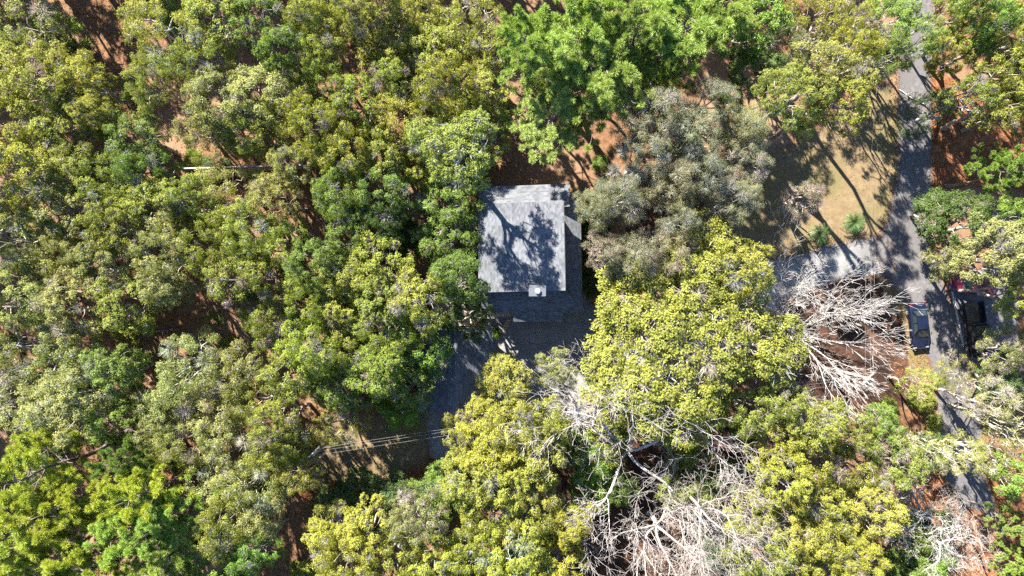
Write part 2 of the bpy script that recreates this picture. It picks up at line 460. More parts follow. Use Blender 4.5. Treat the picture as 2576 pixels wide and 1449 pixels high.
# fallen leaves lying about: too many to count
def scatter(name, polys, per, size, c, avoid=()):
    pts = []
    for poly in polys:
        xs = [p[0] for p in poly]; ys = [p[1] for p in poly]
        for _ in range(per):
            x = random.uniform(min(xs), max(xs)); y = random.uniform(min(ys), max(ys))
            if inside((x, y), poly) and not any(inside((x, y), a) for a in avoid):
                p = P(x, y); pts.append((p.x, p.y, 0.03 + random.random() * 0.03))
    C = np.array(pts); n = len(C)
    N = rng.normal(size=(n, 3)) * 0.45 + np.array([0, 0, 1.0]); N /= np.linalg.norm(N, axis=1, keepdims=True)
    o = obj(name, leaves_mesh(name, C, N, size, size * 0.6, M['leaf'], rng))
    o.color = (*c, 1)
    return tag(o, kind='stuff')
# leaf drifts along the lane edges and the drive, and cracks in the paving
drift = []
for poly in (ROAD, DRIVE, LAWN):
    for a, b in zip(poly, poly[1:] + poly[:1]):
        pa, pb = P(*a), P(*b)
        for _ in range(int((pb - pa).length * 26)):
            q = pa.lerp(pb, random.random()); drift.append((q.x + random.gauss(0, .28), q.y + random.gauss(0, .28), 0.03 + random.random() * 0.02))
C_ = np.array(drift); N_ = rng.normal(size=C_.shape) * 0.4 + np.array([0, 0, 1.0]); N_ /= np.linalg.norm(N_, axis=1, keepdims=True)
o_ = obj('leaf_drift', leaves_mesh('leaf_drift', C_, N_, 0.13, 0.08, M['leaf'], rng)); o_.color = (0.20, 0.105, 0.05, 1)
tag(o_, 'brown leaves drifted along the edges of lane and driveway', 'leaves', kind='stuff')
ck = MB()
for (x, y, dx, dy, n) in ((2120, 640, 14, 5, 7), (2190, 625, 4, 13, 6), (2300, 400, 3, 16, 9), (2290, 560, -6, 14, 8), (2330, 760, 8, 15, 9), (1330, 860, 14, 6, 8), (1450, 900, -5, 14, 7), (2385, 950, 4, 15, 8)):
    for _ in range(n):
        x2, y2 = x + dx + random.uniform(-7, 7), y + dy + random.uniform(-7, 7); pa, pb = P(x, y), P(x2, y2)
        ck.beam((pa.x, pa.y, .0185), (pb.x, pb.y, .0185), .035, .003); x, y = x2, y2
tag(ck.build('paving_crack', M['dirt']), kind='structure')
WOODS = [(-60, -60), (1230, -60), (1230, 1500), (-60, 1500)]
tag(scatter('fallen_leaves', [WOODS], 42000, 0.15, (0.22, 0.115, 0.06), avoid=(LAWN2, DRIVE)), 'brown fallen leaves covering the woodland floor', 'leaves')
tag(scatter('fallen_leaves', [STRAW_A, STRAW_B, STRAW_C, STRAW_D], 3600, 0.15, (0.30, 0.115, 0.045), avoid=(ROAD,)), 'orange fallen leaves on the straw beds by the lane', 'leaves')
tag(scatter('fallen_leaves', [STRAW_E, STRAW_F, ISLAND], 3000, 0.15, (0.26, 0.12, 0.06)), 'russet fallen leaves beneath the bare trees', 'leaves')
tag(scatter('fallen_leaves', [LAWN, LAWN2, DRIVE], 900, 0.12, (0.30, 0.18, 0.09)), 'sparse dry leaves blown over lawn and concrete', 'leaves')

# ================================================================== HOUSE
def shingles(A, B, C, D, course, tab, thick=0.014):
    """real tabs over the roof quad: A-B eave, D-C top"""
    A, B, C, D = (np.array(p, float) for p in (A, B, C, D))
    h = np.linalg.norm((D + C - A - B) / 2); nc = max(1, int(round(h / course)))
    nrm = np.cross(B - A, D - A); nrm /= np.linalg.norm(nrm)
    if nrm[2] < 0: nrm = -nrm
    vs = []
    for i in range(nc):
        v0, v1 = i / nc, min(1.0, (i + 1.0) / nc)
        e0, e1 = A + (D - A) * v0, B + (C - B) * v0
        t0, t1 = A + (D - A) * v1, B + (C - B) * v1
        L = np.linalg.norm(e1 - e0); nt = max(1, int(round(L / tab)))
        us = np.append((np.arange(nt + 1) - random.random()) / nt, 1.0)
        us = np.clip(us, 0, 1)
        for u0, u1 in zip(us[:-1], us[1:]):
            if u1 - u0 < 1e-4: continue
            gp = 0.002 * (u1 - u0); lift = thick * random.uniform(0.6, 1.1)
            p = [e0 + (e1 - e0) * (u0 + gp), e0 + (e1 - e0) * (u1 - gp), t0 + (t1 - t0) * (u1 - gp), t0 + (t1 - t0) * (u0 + gp)]
            vs += [p[0], p[1], p[2], p[3], p[0] + nrm * lift, p[1] + nrm * lift, p[2] + nrm * 0.003, p[3] + nrm * 0.003]
    n = len(vs) // 8
    base = (np.arange(n) * 8)[:, None, None]
    q = np.array([(4, 5, 6, 7), (0, 1, 5, 4), (1, 2, 6, 5), (3, 0, 4, 7)])[None] + base
    return np.array(vs), q.reshape(-1, 4)

def roof_slab(parent, A, B, C, D, name='roof', thick=0.16, course=0.16, tab=0.32):
    A, B, C, D = (Vector(p) for p in (A, B, C, D))
    nrm = (B - A).cross(D - A).normalized()
    if nrm.z < 0: nrm = -nrm
    mb = MB(); i = 0
    top = [A, B, C, D]; bot = [p - Vector((0, 0, thick)) for p in top]
    mb.v = [tuple(p) for p in top + bot]
    mb.f = [(0, 1, 2, 3), (7, 6, 5, 4), (0, 4, 5, 1), (1, 5, 6, 2), (2, 6, 7, 3), (3, 7, 4, 0)]
    deck = mb.build(name, M['trim'], parent)
    v, q = shingles(*(p + nrm * 0.045 for p in top), course, tab)
    s = obj('shingles', mesh_np('shingles', v, quads=q, mats=(M['shingle'],)), deck)
    tag(s, kind='stuff')
    return deck

house = empty('house', P(1312, 630))
house_inv = Vector(house.location)
def hp(fx, fy, z): return P(fx, fy, z) - house_inv
# upper single-pitch roof rising to the right, lower skirt roofs round three sides
U_TL, U_TR, U_BR, U_BL = hp(1203, 512, 6.1), hp(1417.6, 505.5, 7.7), hp(1422.4, 730.7, 7.7), hp(1203.7, 735.6, 6.1)
roof_slab(house, U_TL, U_BL, U_BR, U_TR, 'upper_roof')
roof_slab(house, hp(1433.8, 462.7, 4.9), hp(1203.7, 471.5, 4.9), hp(1205, 528, 5.75), hp(1433, 520, 5.75), 'lower_roof')
roof_slab(house, hp(1465, 784, 4.4), hp(1459.5, 500, 4.4), hp(1396, 500, 5.5), hp(1400, 722, 5.5), 'lower_roof')
roof_slab(house, hp(1211, 786, 4.4), hp(1463.5, 783.6, 4.4), hp(1420, 722, 5.5), hp(1211, 722, 5.5), 'lower_roof')
roof_slab(house, hp(1291, 808.5, 4.02), hp(1416, 808, 4.02), hp(1415.8, 783.6, 4.45), hp(1291, 784.4, 4.45), 'porch_roof')
w = MB()
def inset(p, dx, dy): return (p.x + dx, p.y + dy)
w.prism([inset(U_BL, .45, .45), inset(U_BR, -.45, .45), inset(U_TR, -.45, -.45), inset(U_TL, .45, -.45)], 4.0, [6.0 + .08, 7.3, 7.3, 6.0 + .08])
w.build('upper_wall', M['siding'], house)
w = MB()
lo = [hp(1211, 786, 4.4), hp(1463.5, 784, 4.4), hp(1459.5, 466, 4.4), hp(1203.7, 472, 4.4)]
w.prism([inset(lo[0], .5, .6), inset(lo[1], -.5, .6), inset(lo[2], -.6, -.6), inset(lo[3], .5, -.6)], 0.0, 4.15)
w.build('lower_wall', M['siding'], house)
pp = [hp(1297, 803, 3.9), hp(1411, 803, 3.9)]
for p in pp:
    m = MB(); m.box(p.x - .08, p.x + .08, p.y - .08, p.y + .08, 0, 3.85); m.build('porch_post', M['trim'], house)
# fascia boards along the eaves
def fascia(a, b, parent, dz=-0.09, w=0.03, h=0.2, off=(0, 0)):
    m = MB(); o = Vector((off[0], off[1], dz))
    m.beam(a + o, b + o, w, h); m.build('fascia', M['trim'], parent)
fascia(U_TR, U_BR, house, off=(.018, 0)); fascia(U_BL, U_BR, house, off=(0, -.018)); fascia(U_TL, U_TR, house, off=(0, .018))
fascia(hp(1203.7, 471.5, 4.9), hp(1433.8, 462.7, 4.9), house, off=(0, .018))
# windows and a door in the walls under the eaves
def wall_window(parent, x, y, z, wdt, hgt, axis, sgn):
    fr = MB(); pn = MB(); t = .05
    if axis == 'y':
        fr.box(x - wdt / 2 - t, x + wdt / 2 + t, y - .03, y + .03, z - t, z + hgt + t)
        pn.box(x - wdt / 2, x + wdt / 2, y + sgn * .02, y + sgn * .045, z, z + hgt)
    else:
        fr.box(x - .03, x + .03, y - wdt / 2 - t, y + wdt / 2 + t, z - t, z + hgt + t)
        pn.box(x + sgn * .02, x + sgn * .045, y - wdt / 2, y + wdt / 2, z, z + hgt)
    f = fr.build('window', M['trim'], parent); pn.build('pane', M['window'], f)
for dx in (-2.6, -0.4, 2.0):
    wall_window(house, dx, lo[3].y - .6 + .03, 1.1, 1.2, 1.4, 'y', 1)
for dy in (-2.6, 1.0, 3.4):
    wall_window(house, lo[3].x + .5 - .03, dy, 1.1, 1.2, 1.4, 'x', -1)
for dy in (-2.0, 2.0):
    wall_window(house, lo[1].x - .55 + .03, dy, 1.1, 1.2, 1.4, 'x', 1)
d = MB(); dc = hp(1354, 786, 2.0); yw = lo[0].y + .6
d.box(dc.x - .5, dc.x + .5, yw - .05, yw + .02, 0.02, 2.1); dr = d.build('door', M['wood_orange'], house)
d = MB(); d.box(dc.x + .36, dc.x + .42, yw - .1, yw - .05, 1.0, 1.06); d.build('handle', M['galv'], dr)
# chimney chase with metal cap and round flue
ch = MB(); c = hp(1352, 731.5, 8.6)
ch.box(c.x - .66, c.x + .66, c.y - .42, c.y + .42, 4.6, 8.5); chn = ch.build('chimney', M['siding'], house)
cp = MB(); cp.box(c.x - .76, c.x + .76, c.y - .50, c.y + .50, 8.5, 8.6); cp.build('cap', M['white_metal'], chn, bevel=.015)
fl = MB(); fl.cyl((c.x + .02, c.y - .03), .17, 8.6, 8.78, 20); fl.cyl((c.x + .02, c.y - .03), .27, 8.78, 8.85, 20, .22); fl.build('flue', M['galv'], chn)
for (fx, fy, z) in ((1277, 641, 6.62), (1311, 744, 5.1)):
    p = hp(fx, fy, z); v_ = MB(); v_.cyl((p.x, p.y), .06, z - .2, z + .3, 12); v_.cyl((p.x, p.y), .16, z - .12, z + .06, 12, .07); v_.build('vent_pipe', M['dark_metal'], house)
tag(house, 'house with grey shingle roof, raised single-pitch upper storey and white chimney cap', 'house')

# slatted wooden canopy over the entry beside the porch roof
awn = empty('slat_canopy', P(1255, 795))
base = Vector(awn.location)
pa, pb = P(1222, 788, 3.3) - base, P(1291, 786, 3.3) - base
pc, pd = P(1226, 799, 3.0) - base, P(1291, 796.5, 3.0) - base
for k in range(20):
    t = (k + .5) / 20; m = MB(); m.beam(pa.lerp(pb, t) + Vector((0, .25, .1)), pc.lerp(pd, t), .075, .05); m.build('slat', M['wood_tan'], awn)
m = MB(); m.beam(pc + Vector((-.1, -.06, 0)), pd + Vector((.05, -.06, 0)), .09, .16); m.build('edge_beam', M['white_metal'], awn)
for q in (pc, pd):
    m = MB(); m.box(q.x - .05, q.x + .05, q.y - .12, q.y - .02, -3.0 + 3.0, 2.92); m.build('post', M['wood_tan'], awn)
tag(awn, 'tan slatted wooden canopy with white edge between porch roof and garage', 'canopy')

# garage with gable roof
gar = empty('garage', P(1148, 925)); gb = Vector(gar.location)
def gp(fx, fy, z): return P(fx, fy, z) - gb
zE, zR = 3.0, 4.9
roof_slab(gar, gp(1241, 1034, zE), gp(1235, 822, zE), gp(1146, 824, zR), gp(1151, 1043, zR), 'roof')
roof_slab(gar, gp(1050, 826, zE), gp(1056, 1032, zE), gp(1151, 1043, zR), gp(1146, 824, zR), 'roof')
w = MB(); a = [gp(1056, 1030, zE), gp(1241, 1030, zE), gp(1235, 824, zE), gp(1050, 826, zE)]
w.prism([inset(a[0], .45, .4), inset(a[1], -.45, .4), inset(a[2], -.45, -.4), inset(a[3], .45, -.4)], 0, 2.95); w.build('wall', M['siding'], gar)
rc = MB(); rc.beam(gp(1146, 824, zR + .05), gp(1151, 1043, zR + .05), .28, .05); rc.build('ridge_cap', M['shingle'], gar)
gt = MB(); gt.beam(gp(1243.5, 1034, zE - .08), gp(1237.5, 822, zE - .08), .11, .11); gt.build('gutter', M['white_metal'], gar)
for k in range(2):
    yc = -1.9 + k * 3.8; m = MB(); xw = a[1].x - .45
    m.box(xw - .02, xw + .05, yc - 1.4, yc + 1.4, 0.02, 2.3); gd = m.build('garage_door', M['trim'], gar)
    for j in range(4):
        m = MB(); m.box(xw + .05, xw + .07, yc - 1.36, yc + 1.36, .06 + j * .56, .56 + j * .56); m.build('panel', M['trim'], gd)
tag(gar, 'garage with grey gable roof and white gutter beside the motor court', 'garage')

HOUSE_FP = [(1205, 475), (1470, 470), (1470, 800), (1205, 800)]
GARAGE_FP = [(1060, 835), (1235, 830), (1235, 1025), (1060, 1025)]
# ================================================================== TREES
def norm(v): return v / (np.linalg.norm(v) + 1e-9)

def path(a, b, n, wob, g, sag=0.0):
    """wandering points from a to b"""
    ts = np.linspace(0, 1, n + 1); L = np.linalg.norm(b - a)
    pts = a[None] + (b - a)[None] * ts[:, None]
    off = np.cumsum(g.normal(size=(n + 1, 3)), axis=0) * wob * L / n
    off -= ts[:, None] * off[-1][None]; off -= off[0][None] * (1 - ts[:, None])
    pts = pts + off; pts[:, 2] += sag * L * np.sin(ts * PI)
    return pts

def add_path(segs, pts, r0, r1):
    n = len(pts) - 1
    for i in range(n):
        ra = r0 + (r1 - r0) * i / n; rb = r0 + (r1 - r0) * (i + 1) / n
        segs.append((*pts[i], *pts[i + 1], ra, rb))

def oak(seed, Rc, H, lobes, sprigs, leaves, lsize, zc_frac=0.68, thick=0.28, dead=0.08, lobe_r=None, twig_r=0.013, clear=0.25, sprig_r=0.13, trunk=None, limbs=None):
    """returns (wood mesh, leaf mesh): limbs run to lobes, lobes to sprigs, sprigs to leaves"""
    g = np.random.default_rng(seed)
    segs, LC, LN = [], [], []
    zc = H * zc_frac; vz = H * thick
    ph = g.uniform(0, 2 * PI, 4); am = g.uniform(0.05, 0.16, 4)
    cent = []
    tries = 0; mind = Rc * 1.75 / math.sqrt(lobes)
    while len(cent) < lobes and tries < 6000:
        tries += 1
        az = g.uniform(0, 2 * PI); el = math.asin(g.uniform(-0.25, 1.0))
        rr = Rc * (1 + sum(am[k] * math.sin((k + 2) * az + ph[k]) for k in range(4))) * g.uniform(0.62, 0.92)
        p = np.array([rr * math.cos(el) * math.cos(az), rr * math.cos(el) * math.sin(az), zc + vz * math.sin(el) * g.uniform(0.75, 1.1)])
        if all(np.linalg.norm(p - q) > mind for q in cent): cent.append(p)
        elif tries % 300 == 0: mind *= 0.93
    cent = np.array(cent)
    lr0 = lobe_r or Rc * 1.35 / math.sqrt(lobes)
    fork = np.array([g.normal() * 0.25, g.normal() * 0.25, H * clear])
    tr = trunk or 0.018 * H + 0.02 * Rc
    add_path(segs, path(np.zeros(3), fork, 4, 0.25, g), tr * 1.25, tr * 0.85)
    nl = limbs or (5 if Rc < 6 else 8)
    az = np.arctan2(cent[:, 1], cent[:, 0]); order = np.argsort(az)
    for grp in np.array_split(order, nl):
        m = cent[grp].mean(axis=0)
        tip = fork + (m - fork) * 0.85
        lp = path(fork, tip, 6, 0.45, g, 0.06)
        add_path(segs, lp, tr * 0.62, tr * 0.22)
        for k in grp:
            i0 = int(g.integers(3, 7)); c = cent[k]
            bp = path(lp[i0], c, 4, 0.5, g, 0.05)
            add_path(segs, bp, tr * 0.20, 0.03)
            lr = lr0 * g.uniform(0.6, 1.4); isdead = g.random() < dead
            ns = int(sprigs * (1.4 if isdead else 1) * g.uniform(0.8, 1.1) * (lr / lr0) ** 1.6) + 3
            d = g.normal(size=(ns, 3)); d[:, 2] = np.abs(d[:, 2]) * 0.9 - 0.25
            d /= np.linalg.norm(d, axis=1, keepdims=True)
            e = c + d * (lr * g.uniform(0.45, 1.0, ns) ** 0.5)[:, None] * np.array([1, 1, 0.7])
            mid = c + (e - c) * 0.5 + g.normal(size=(ns, 3)) * 0.1 * lr
            for s in range(ns):
                segs.append((*c, *mid[s], twig_r * 1.7, twig_r * 1.1)); segs.append((*mid[s], *e[s], twig_r * 1.1, twig_r * 0.6))
            if isdead:
                for s in range(ns):
                    for _ in range(3):
                        q = e[s] + norm(d[s] + g.normal(size=3) * 0.6) * lr * g.uniform(0.2, 0.45)
                        segs.append((*mid[s], *q, twig_r * 0.9, twig_r * 0.5))
                keep = g.random(ns) < 0.25
                e = e[keep]; d = d[keep]; ns = len(e)
                if ns == 0: continue
            nlv = int(leaves)
            cc = np.repeat(e, nlv, axis=0) + g.normal(size=(ns * nlv, 3)) * np.array([1, 1, 0.7]) * sprig_r
            nn = np.repeat(d, nlv, axis=0) * 0.7 + g.normal(size=(ns * nlv, 3)) * 0.38 + np.array([-0.28, 0.42, 0.55])
            LC.append(cc); LN.append(nn / np.linalg.norm(nn, axis=1, keepdims=True))
    C = np.concatenate(LC); N = np.concatenate(LN)
    return segs_to_mesh('oak_wood', segs, M['bark']), leaves_mesh('oak_leaves', C, N, lsize, lsize * 0.55, M['leaf'], g)

def pine(seed, H=18.0, crown=0.5, blen=3.4, nbr=26, tuft_n=190, tr=0.50):
    g = np.random.default_rng(seed)
    segs, T = [], []
    tp = path(np.zeros(3), np.array([g.normal() * 0.3, g.normal() * 0.3, H * 0.97]), 8, 0.15, g)
    add_path(segs, tp, 0.26, 0.05)
    for i in range(nbr):
        t = (1 - crown) + crown * (i + g.random()) / nbr
        k = t * 8; a = int(min(7, k)); p0 = tp[a] + (tp[a + 1] - tp[a]) * (k - a)
        az = i * 2.399 + g.normal() * 0.35
        L = blen * (0.35 + 0.75 * math.sqrt(max(0.0, 1 - (t - 1 + crown) / crown * 0.92))) * g.uniform(0.75, 1.2)
        up = 0.15 + 0.55 * (t - 1 + crown) / crown
        d = norm(np.array([math.cos(az), math.sin(az), up]))
        bp = path(p0, p0 + d * L, 5, 0.3, g, -0.04); add_path(segs, bp, 0.055, 0.018)
        for j in range(2, 6):
            for side in ((-1, 1) if j < 5 else (0,)):
                if side and g.random() < 0.2: continue
                sd = norm(d + side * 1.1 * np.cross(d, [0, 0, 1]) + np.array([0, 0, 0.35]) + g.normal(size=3) * 0.2)
                e = bp[j] + sd * L * g.uniform(0.14, 0.3)
                add_path(segs, path(bp[j], e, 2, 0.2, g), 0.025, 0.016)
                T.append((e, sd))
                for _ in range(int(g.random() < 0.3)):
                    sd2 = norm(sd + g.normal(size=3) * 0.55 + np.array([0, 0, 0.25])); e2 = bp[j] + (e - bp[j]) * g.uniform(0.4, 0.9) + sd2 * g.uniform(0.35, 0.6)
                    T.append((e2, sd2)); segs.append((*(bp[j] + (e - bp[j]) * 0.5), *e2, 0.014, 0.01))
    E = np.array([t[0] for t in T]); D = np.array([norm(t[1] + np.array([0, 0, 0.5])) for t in T])
    n = len(E) * tuft_n
    Eb = np.repeat(E, tuft_n, axis=0); Db = np.repeat(D, tuft_n, axis=0)
    nd = g.normal(size=(n, 3)); nd /= np.linalg.norm(nd, axis=1, keepdims=True)
    nd = nd + Db * 0.55; nd /= np.linalg.norm(nd, axis=1, keepdims=True)
    size = np.repeat(g.uniform(0.8, 1.15, len(E)), tuft_n)
    start = Eb - Db * (g.uniform(0, 0.22, n))[:, None]
    ln = tr * size * g.uniform(0.85, 1.1, n)
    tip = start + nd * ln[:, None]; tip[:, 2] -= 0.03
    sd = np.cross(nd, g.normal(size=(n, 3))); sd /= np.linalg.norm(sd, axis=1, keepdims=True)
    midp = start + nd * (ln * 0.55)[:, None]; wd = 0.018
    v = np.stack([start, midp + sd * wd, tip, midp - sd * wd], axis=1).reshape(-1, 3)
    q = np.arange(n * 4).reshape(n, 4)
    return segs_to_mesh('pine_wood', segs, M['bark']), mesh_np('pine_needles', v, quads=q, mats=(M['needle'],))

def bare(seed, L0, r0, depth, spread=0.6, up=0.12, kids=(2, 3), ratio=0.78, trunkL=2.0, wob=0.18, multi=1, first_spread=None, minr=0.0075, side=0.5):
    g = np.random.default_rng(seed); segs = []
    def grow(p, d, L, r, lev):
        n = 4 if L > 1 else 3
        r1 = r * 0.72; pts = [p]; dd = d
        for i in range(n):
            dd = norm(dd + g.normal(size=3) * wob + np.array([0, 0, up * 0.35])); q = pts[-1] + dd * L / n
            segs.append((*pts[-1], *q, max(minr, r + (r1 - r) * i / n), max(minr, r + (r1 - r) * (i + 1) / n))); pts.append(q)
        if lev <= 0: return
        k = int(g.integers(kids[0], kids[1] + 1))
        a0 = g.uniform(0, 2 * PI)
        u = norm(np.cross(dd, g.normal(size=3))); v = np.cross(dd, u)
        for i in range(k):
            a = a0 + 2 * PI * i / k + g.normal() * 0.35
            sp = spread * g.uniform(0.55, 1.25)
            nd = norm(dd + (u * math.cos(a) + v * math.sin(a)) * sp + np.array([0, 0, up]))
            grow(pts[-1], nd, L * ratio * g.uniform(0.75, 1.15), r1 * (0.82 if k == 2 else 0.72), lev - 1)
        if lev >= 2:
            for j in range(1, n):
                if g.random() < side:
                    a = g.uniform(0, 2 * PI); nd = norm(dd * 0.7 + (u * math.cos(a) + v * math.sin(a)) * 0.9 + np.array([0, 0, up]))
                    grow(pts[j], nd, L * ratio * 0.62, r1 * 0.45, lev - 2)
    for s in range(multi):
        a = 2 * PI * s / multi + g.normal() * 0.3
        base = np.zeros(3); top = np.array([math.cos(a) * 0.25 * (multi > 1), math.sin(a) * 0.25 * (multi > 1), trunkL])
        add_path(segs, path(base, top, 3, 0.2, g), r0 * 1.25, r0)
        k = 3 if multi > 1 else 6
        for i in range(k):
            b = a + (i - (k - 1) / 2) * (0.9 if multi > 1 else 2 * PI / k) + g.normal() * 0.25
            fs = first_spread if first_spread is not None else spread
            d = norm(np.array([math.cos(b) * fs, math.sin(b) * fs, g.uniform(0.55, 1.0)]))
            grow(top, d, L0 * g.uniform(0.8, 1.15), r0 * 0.6, depth)
    return segs_to_mesh('bare_wood', segs, M['bark'])

VAR = {}
VAR['M'] = [oak(100 + i, 4.2, 11.5, 29, 29, 20, 0.18, lobe_r=0.84, thick=0.31) for i in range(10)]        # medium oaks
VAR['N'] = [oak(150 + i, 4.2, 11.0, 26, 25, 16, 0.17, dead=0.10, lobe_r=0.82, sprig_r=0.14, thick=0.31) for i in range(4)]   # thin, twiggy oaks
VAR['L'] = [oak(180, 7.6, 13.5, 130, 32, 22, 0.18, thick=0.25, lobe_r=1.0, dead=0.02)]
VAR['F'] = [oak(190 + i, 4.6, 17.0, 34, 27, 18, 0.18, zc_frac=0.84, thick=0.15, lobe_r=0.85, clear=0.66, trunk=0.37, limbs=4) for i in range(3)]  # tall forked trunk
VAR['S'] = [oak(200 + i, 2.2, 6.0, 16, 22, 20, 0.17, zc_frac=0.6, thick=0.36, lobe_r=0.62) for i in range(3)]
VAR['X'] = [oak(260 + i, 4.2, 11.0, 20, 22, 8, 0.16, dead=0.2, lobe_r=0.85, sprig_r=0.16, twig_r=0.015, thick=0.31) for i in range(2)]   # see-through oaks
VAR['T'] = [oak(220 + i, 4.2, 10.5, 27, 44, 13, 0.12, dead=0.30, twig_r=0.013, lobe_r=0.95, sprig_r=0.16) for i in range(3)]  # silver, half-bare
VAR['B'] = [oak(240 + i, 1.1, 1.6, 12, 18, 20, 0.13, zc_frac=0.5, thick=0.45, clear=0.1) for i in range(3)]  # shrubs
VAR['P'] = [pine(300 + i) for i in range(3)]
BASE = {'X': (4.2, 11.0, .68), 'F': (4.6, 17.0, .84), 'M': (4.2, 11.5, .68), 'N': (4.2, 11.0, .68), 'L': (7.6, 13.5, .68), 'S': (2.2, 6.0, .6), 'T': (4.2, 10.5, .68), 'B': (1.1, 1.6, .5), 'P': (3.6, 18.0, .78)}

COL = {'Y': (0.258, 0.272, 0.050), 'K': (0.225, 0.258, 0.050), 'G': (0.152, 0.218, 0.046), 'D': (0.080, 0.128, 0.038),
       'S': (0.248, 0.264, 0.090), 'T': (0.215, 0.215, 0.122), 'P': (0.265, 0.360, 0.080), 'Q': (0.290, 0.350, 0.044), 'V': (0.165, 0.262, 0.050)}
BARK = {'X': (0.40, 0.36, 0.31), 'F': (0.30, 0.27, 0.23), 'M': (0.32, 0.29, 0.25), 'N': (0.36, 0.33, 0.28), 'L': (0.32, 0.29, 0.25), 'S': (0.28, 0.25, 0.21), 'T': (0.40, 0.385, 0.31), 'B': (0.22, 0.18, 0.14), 'P': (0.20, 0.16, 0.13)}
NAME = {'X': 'oak_tree', 'F': 'oak_tree', 'M': 'oak_tree', 'N': 'oak_tree', 'L': 'oak_tree', 'S': 'young_tree', 'T': 'lichen_oak_tree', 'B': 'shrub', 'P': 'pine_tree'}
CAT = {'X': 'tree', 'F': 'tree', 'M': 'tree', 'N': 'tree', 'L': 'tree', 'S': 'tree', 'T': 'tree', 'B': 'shrub', 'P': 'pine tree'}
CNAME = {'Y': 'yellow-olive', 'K': 'olive-green', 'G': 'mid green', 'D': 'dark green', 'S': 'grey-olive', 'T': 'silvery', 'P': 'bright green', 'Q': 'lime-yellow', 'V': 'fresh green'}
KNAME = {'X': 'sparse see-through oak', 'F': 'tall forked oak', 'M': 'dense-crowned oak', 'N': 'thin twiggy oak', 'L': 'huge rounded oak', 'S': 'small young tree', 'T': 'half-bare lichen-grey oak', 'B': 'low shrub', 'P': 'long-needled pine'}
GNAME = {'X': 'sparse oaks of the wood', 'F': 'tall oaks', 'M': 'dense oaks of the wood', 'N': 'thin oaks of the wood', 'L': 'rounded oaks', 'S': 'young trees of the understorey', 'T': 'lichen-grey oaks', 'B': 'shrubs', 'P': 'pines'}
counter = {}
UNNAMED = []
BAD = []
def tree(fx, fy, rF, t, c, H=None, label=None, group=None, rz=None, at=None, base=None, land=None, what=None):
    R0, H0, zf = BASE[t]
    rr = random.Random(int(fx * 7919 + fy * 104729) & 0xfffffff)
    k0 = rr.randrange(1000)
    wood, lv = VAR[t][k0 % len(VAR[t])]
    if H is None: H = H0 * rr.uniform(0.86, 1.18) if t not in 'B' else None
    if t == 'B':
        k = rF * S0 / R0; H = H0 * k
    zc = H * zf
    k = rF * S0 * (1 - zc / CAM_H) / R0
    p = P(fx, fy, zc) if at is None else Vector((at[0], at[1], zc))
    rz = rr.uniform(0, 2 * PI) if rz is None else rz
    b0 = P(*base) if base else Vector((p.x, p.y, 0))
    ax = Vector((p.x, p.y, zc)) - b0
    e = empty(NAME[t], (b0.x, b0.y, 0), rz)
    if base: e.rotation_euler = (Vector((0, 0, 1)).rotation_difference(ax.normalized()) @ Matrix.Rotation(rz, 3, 'Z').to_quaternion()).to_euler()
    e.scale = (k, k, H / H0 * (ax.length / zc))
    bf = (1288 + b0.x / S0, 724.5 - b0.y / S0)
    if any(inside(bf, q) for q in (DRIVE, ROAD, HOUSE_FP, GARAGE_FP)): BAD.append((round(fx), round(fy), t, [round(v) for v in bf]))
    a = obj('trunk', wood, e); b = obj('crown', lv, e)
    cj = COL[c]; j = rr.uniform(0.88, 1.12)
    b.color = (cj[0] * j * rr.uniform(.93, 1.07), cj[1] * j, cj[2] * j * rr.uniform(.85, 1.2), 1)
    a.color = (*[v * rr.uniform(.85, 1.1) for v in BARK[t]], 1)
    if label: tag(e, label, CAT[t], group or GNAME[t])
    else: tag(e, None, CAT[t], GNAME[t]); UNNAMED.append((e, c, t, p.x, p.y, land, what))
    if group: e['group'] = group
    return e

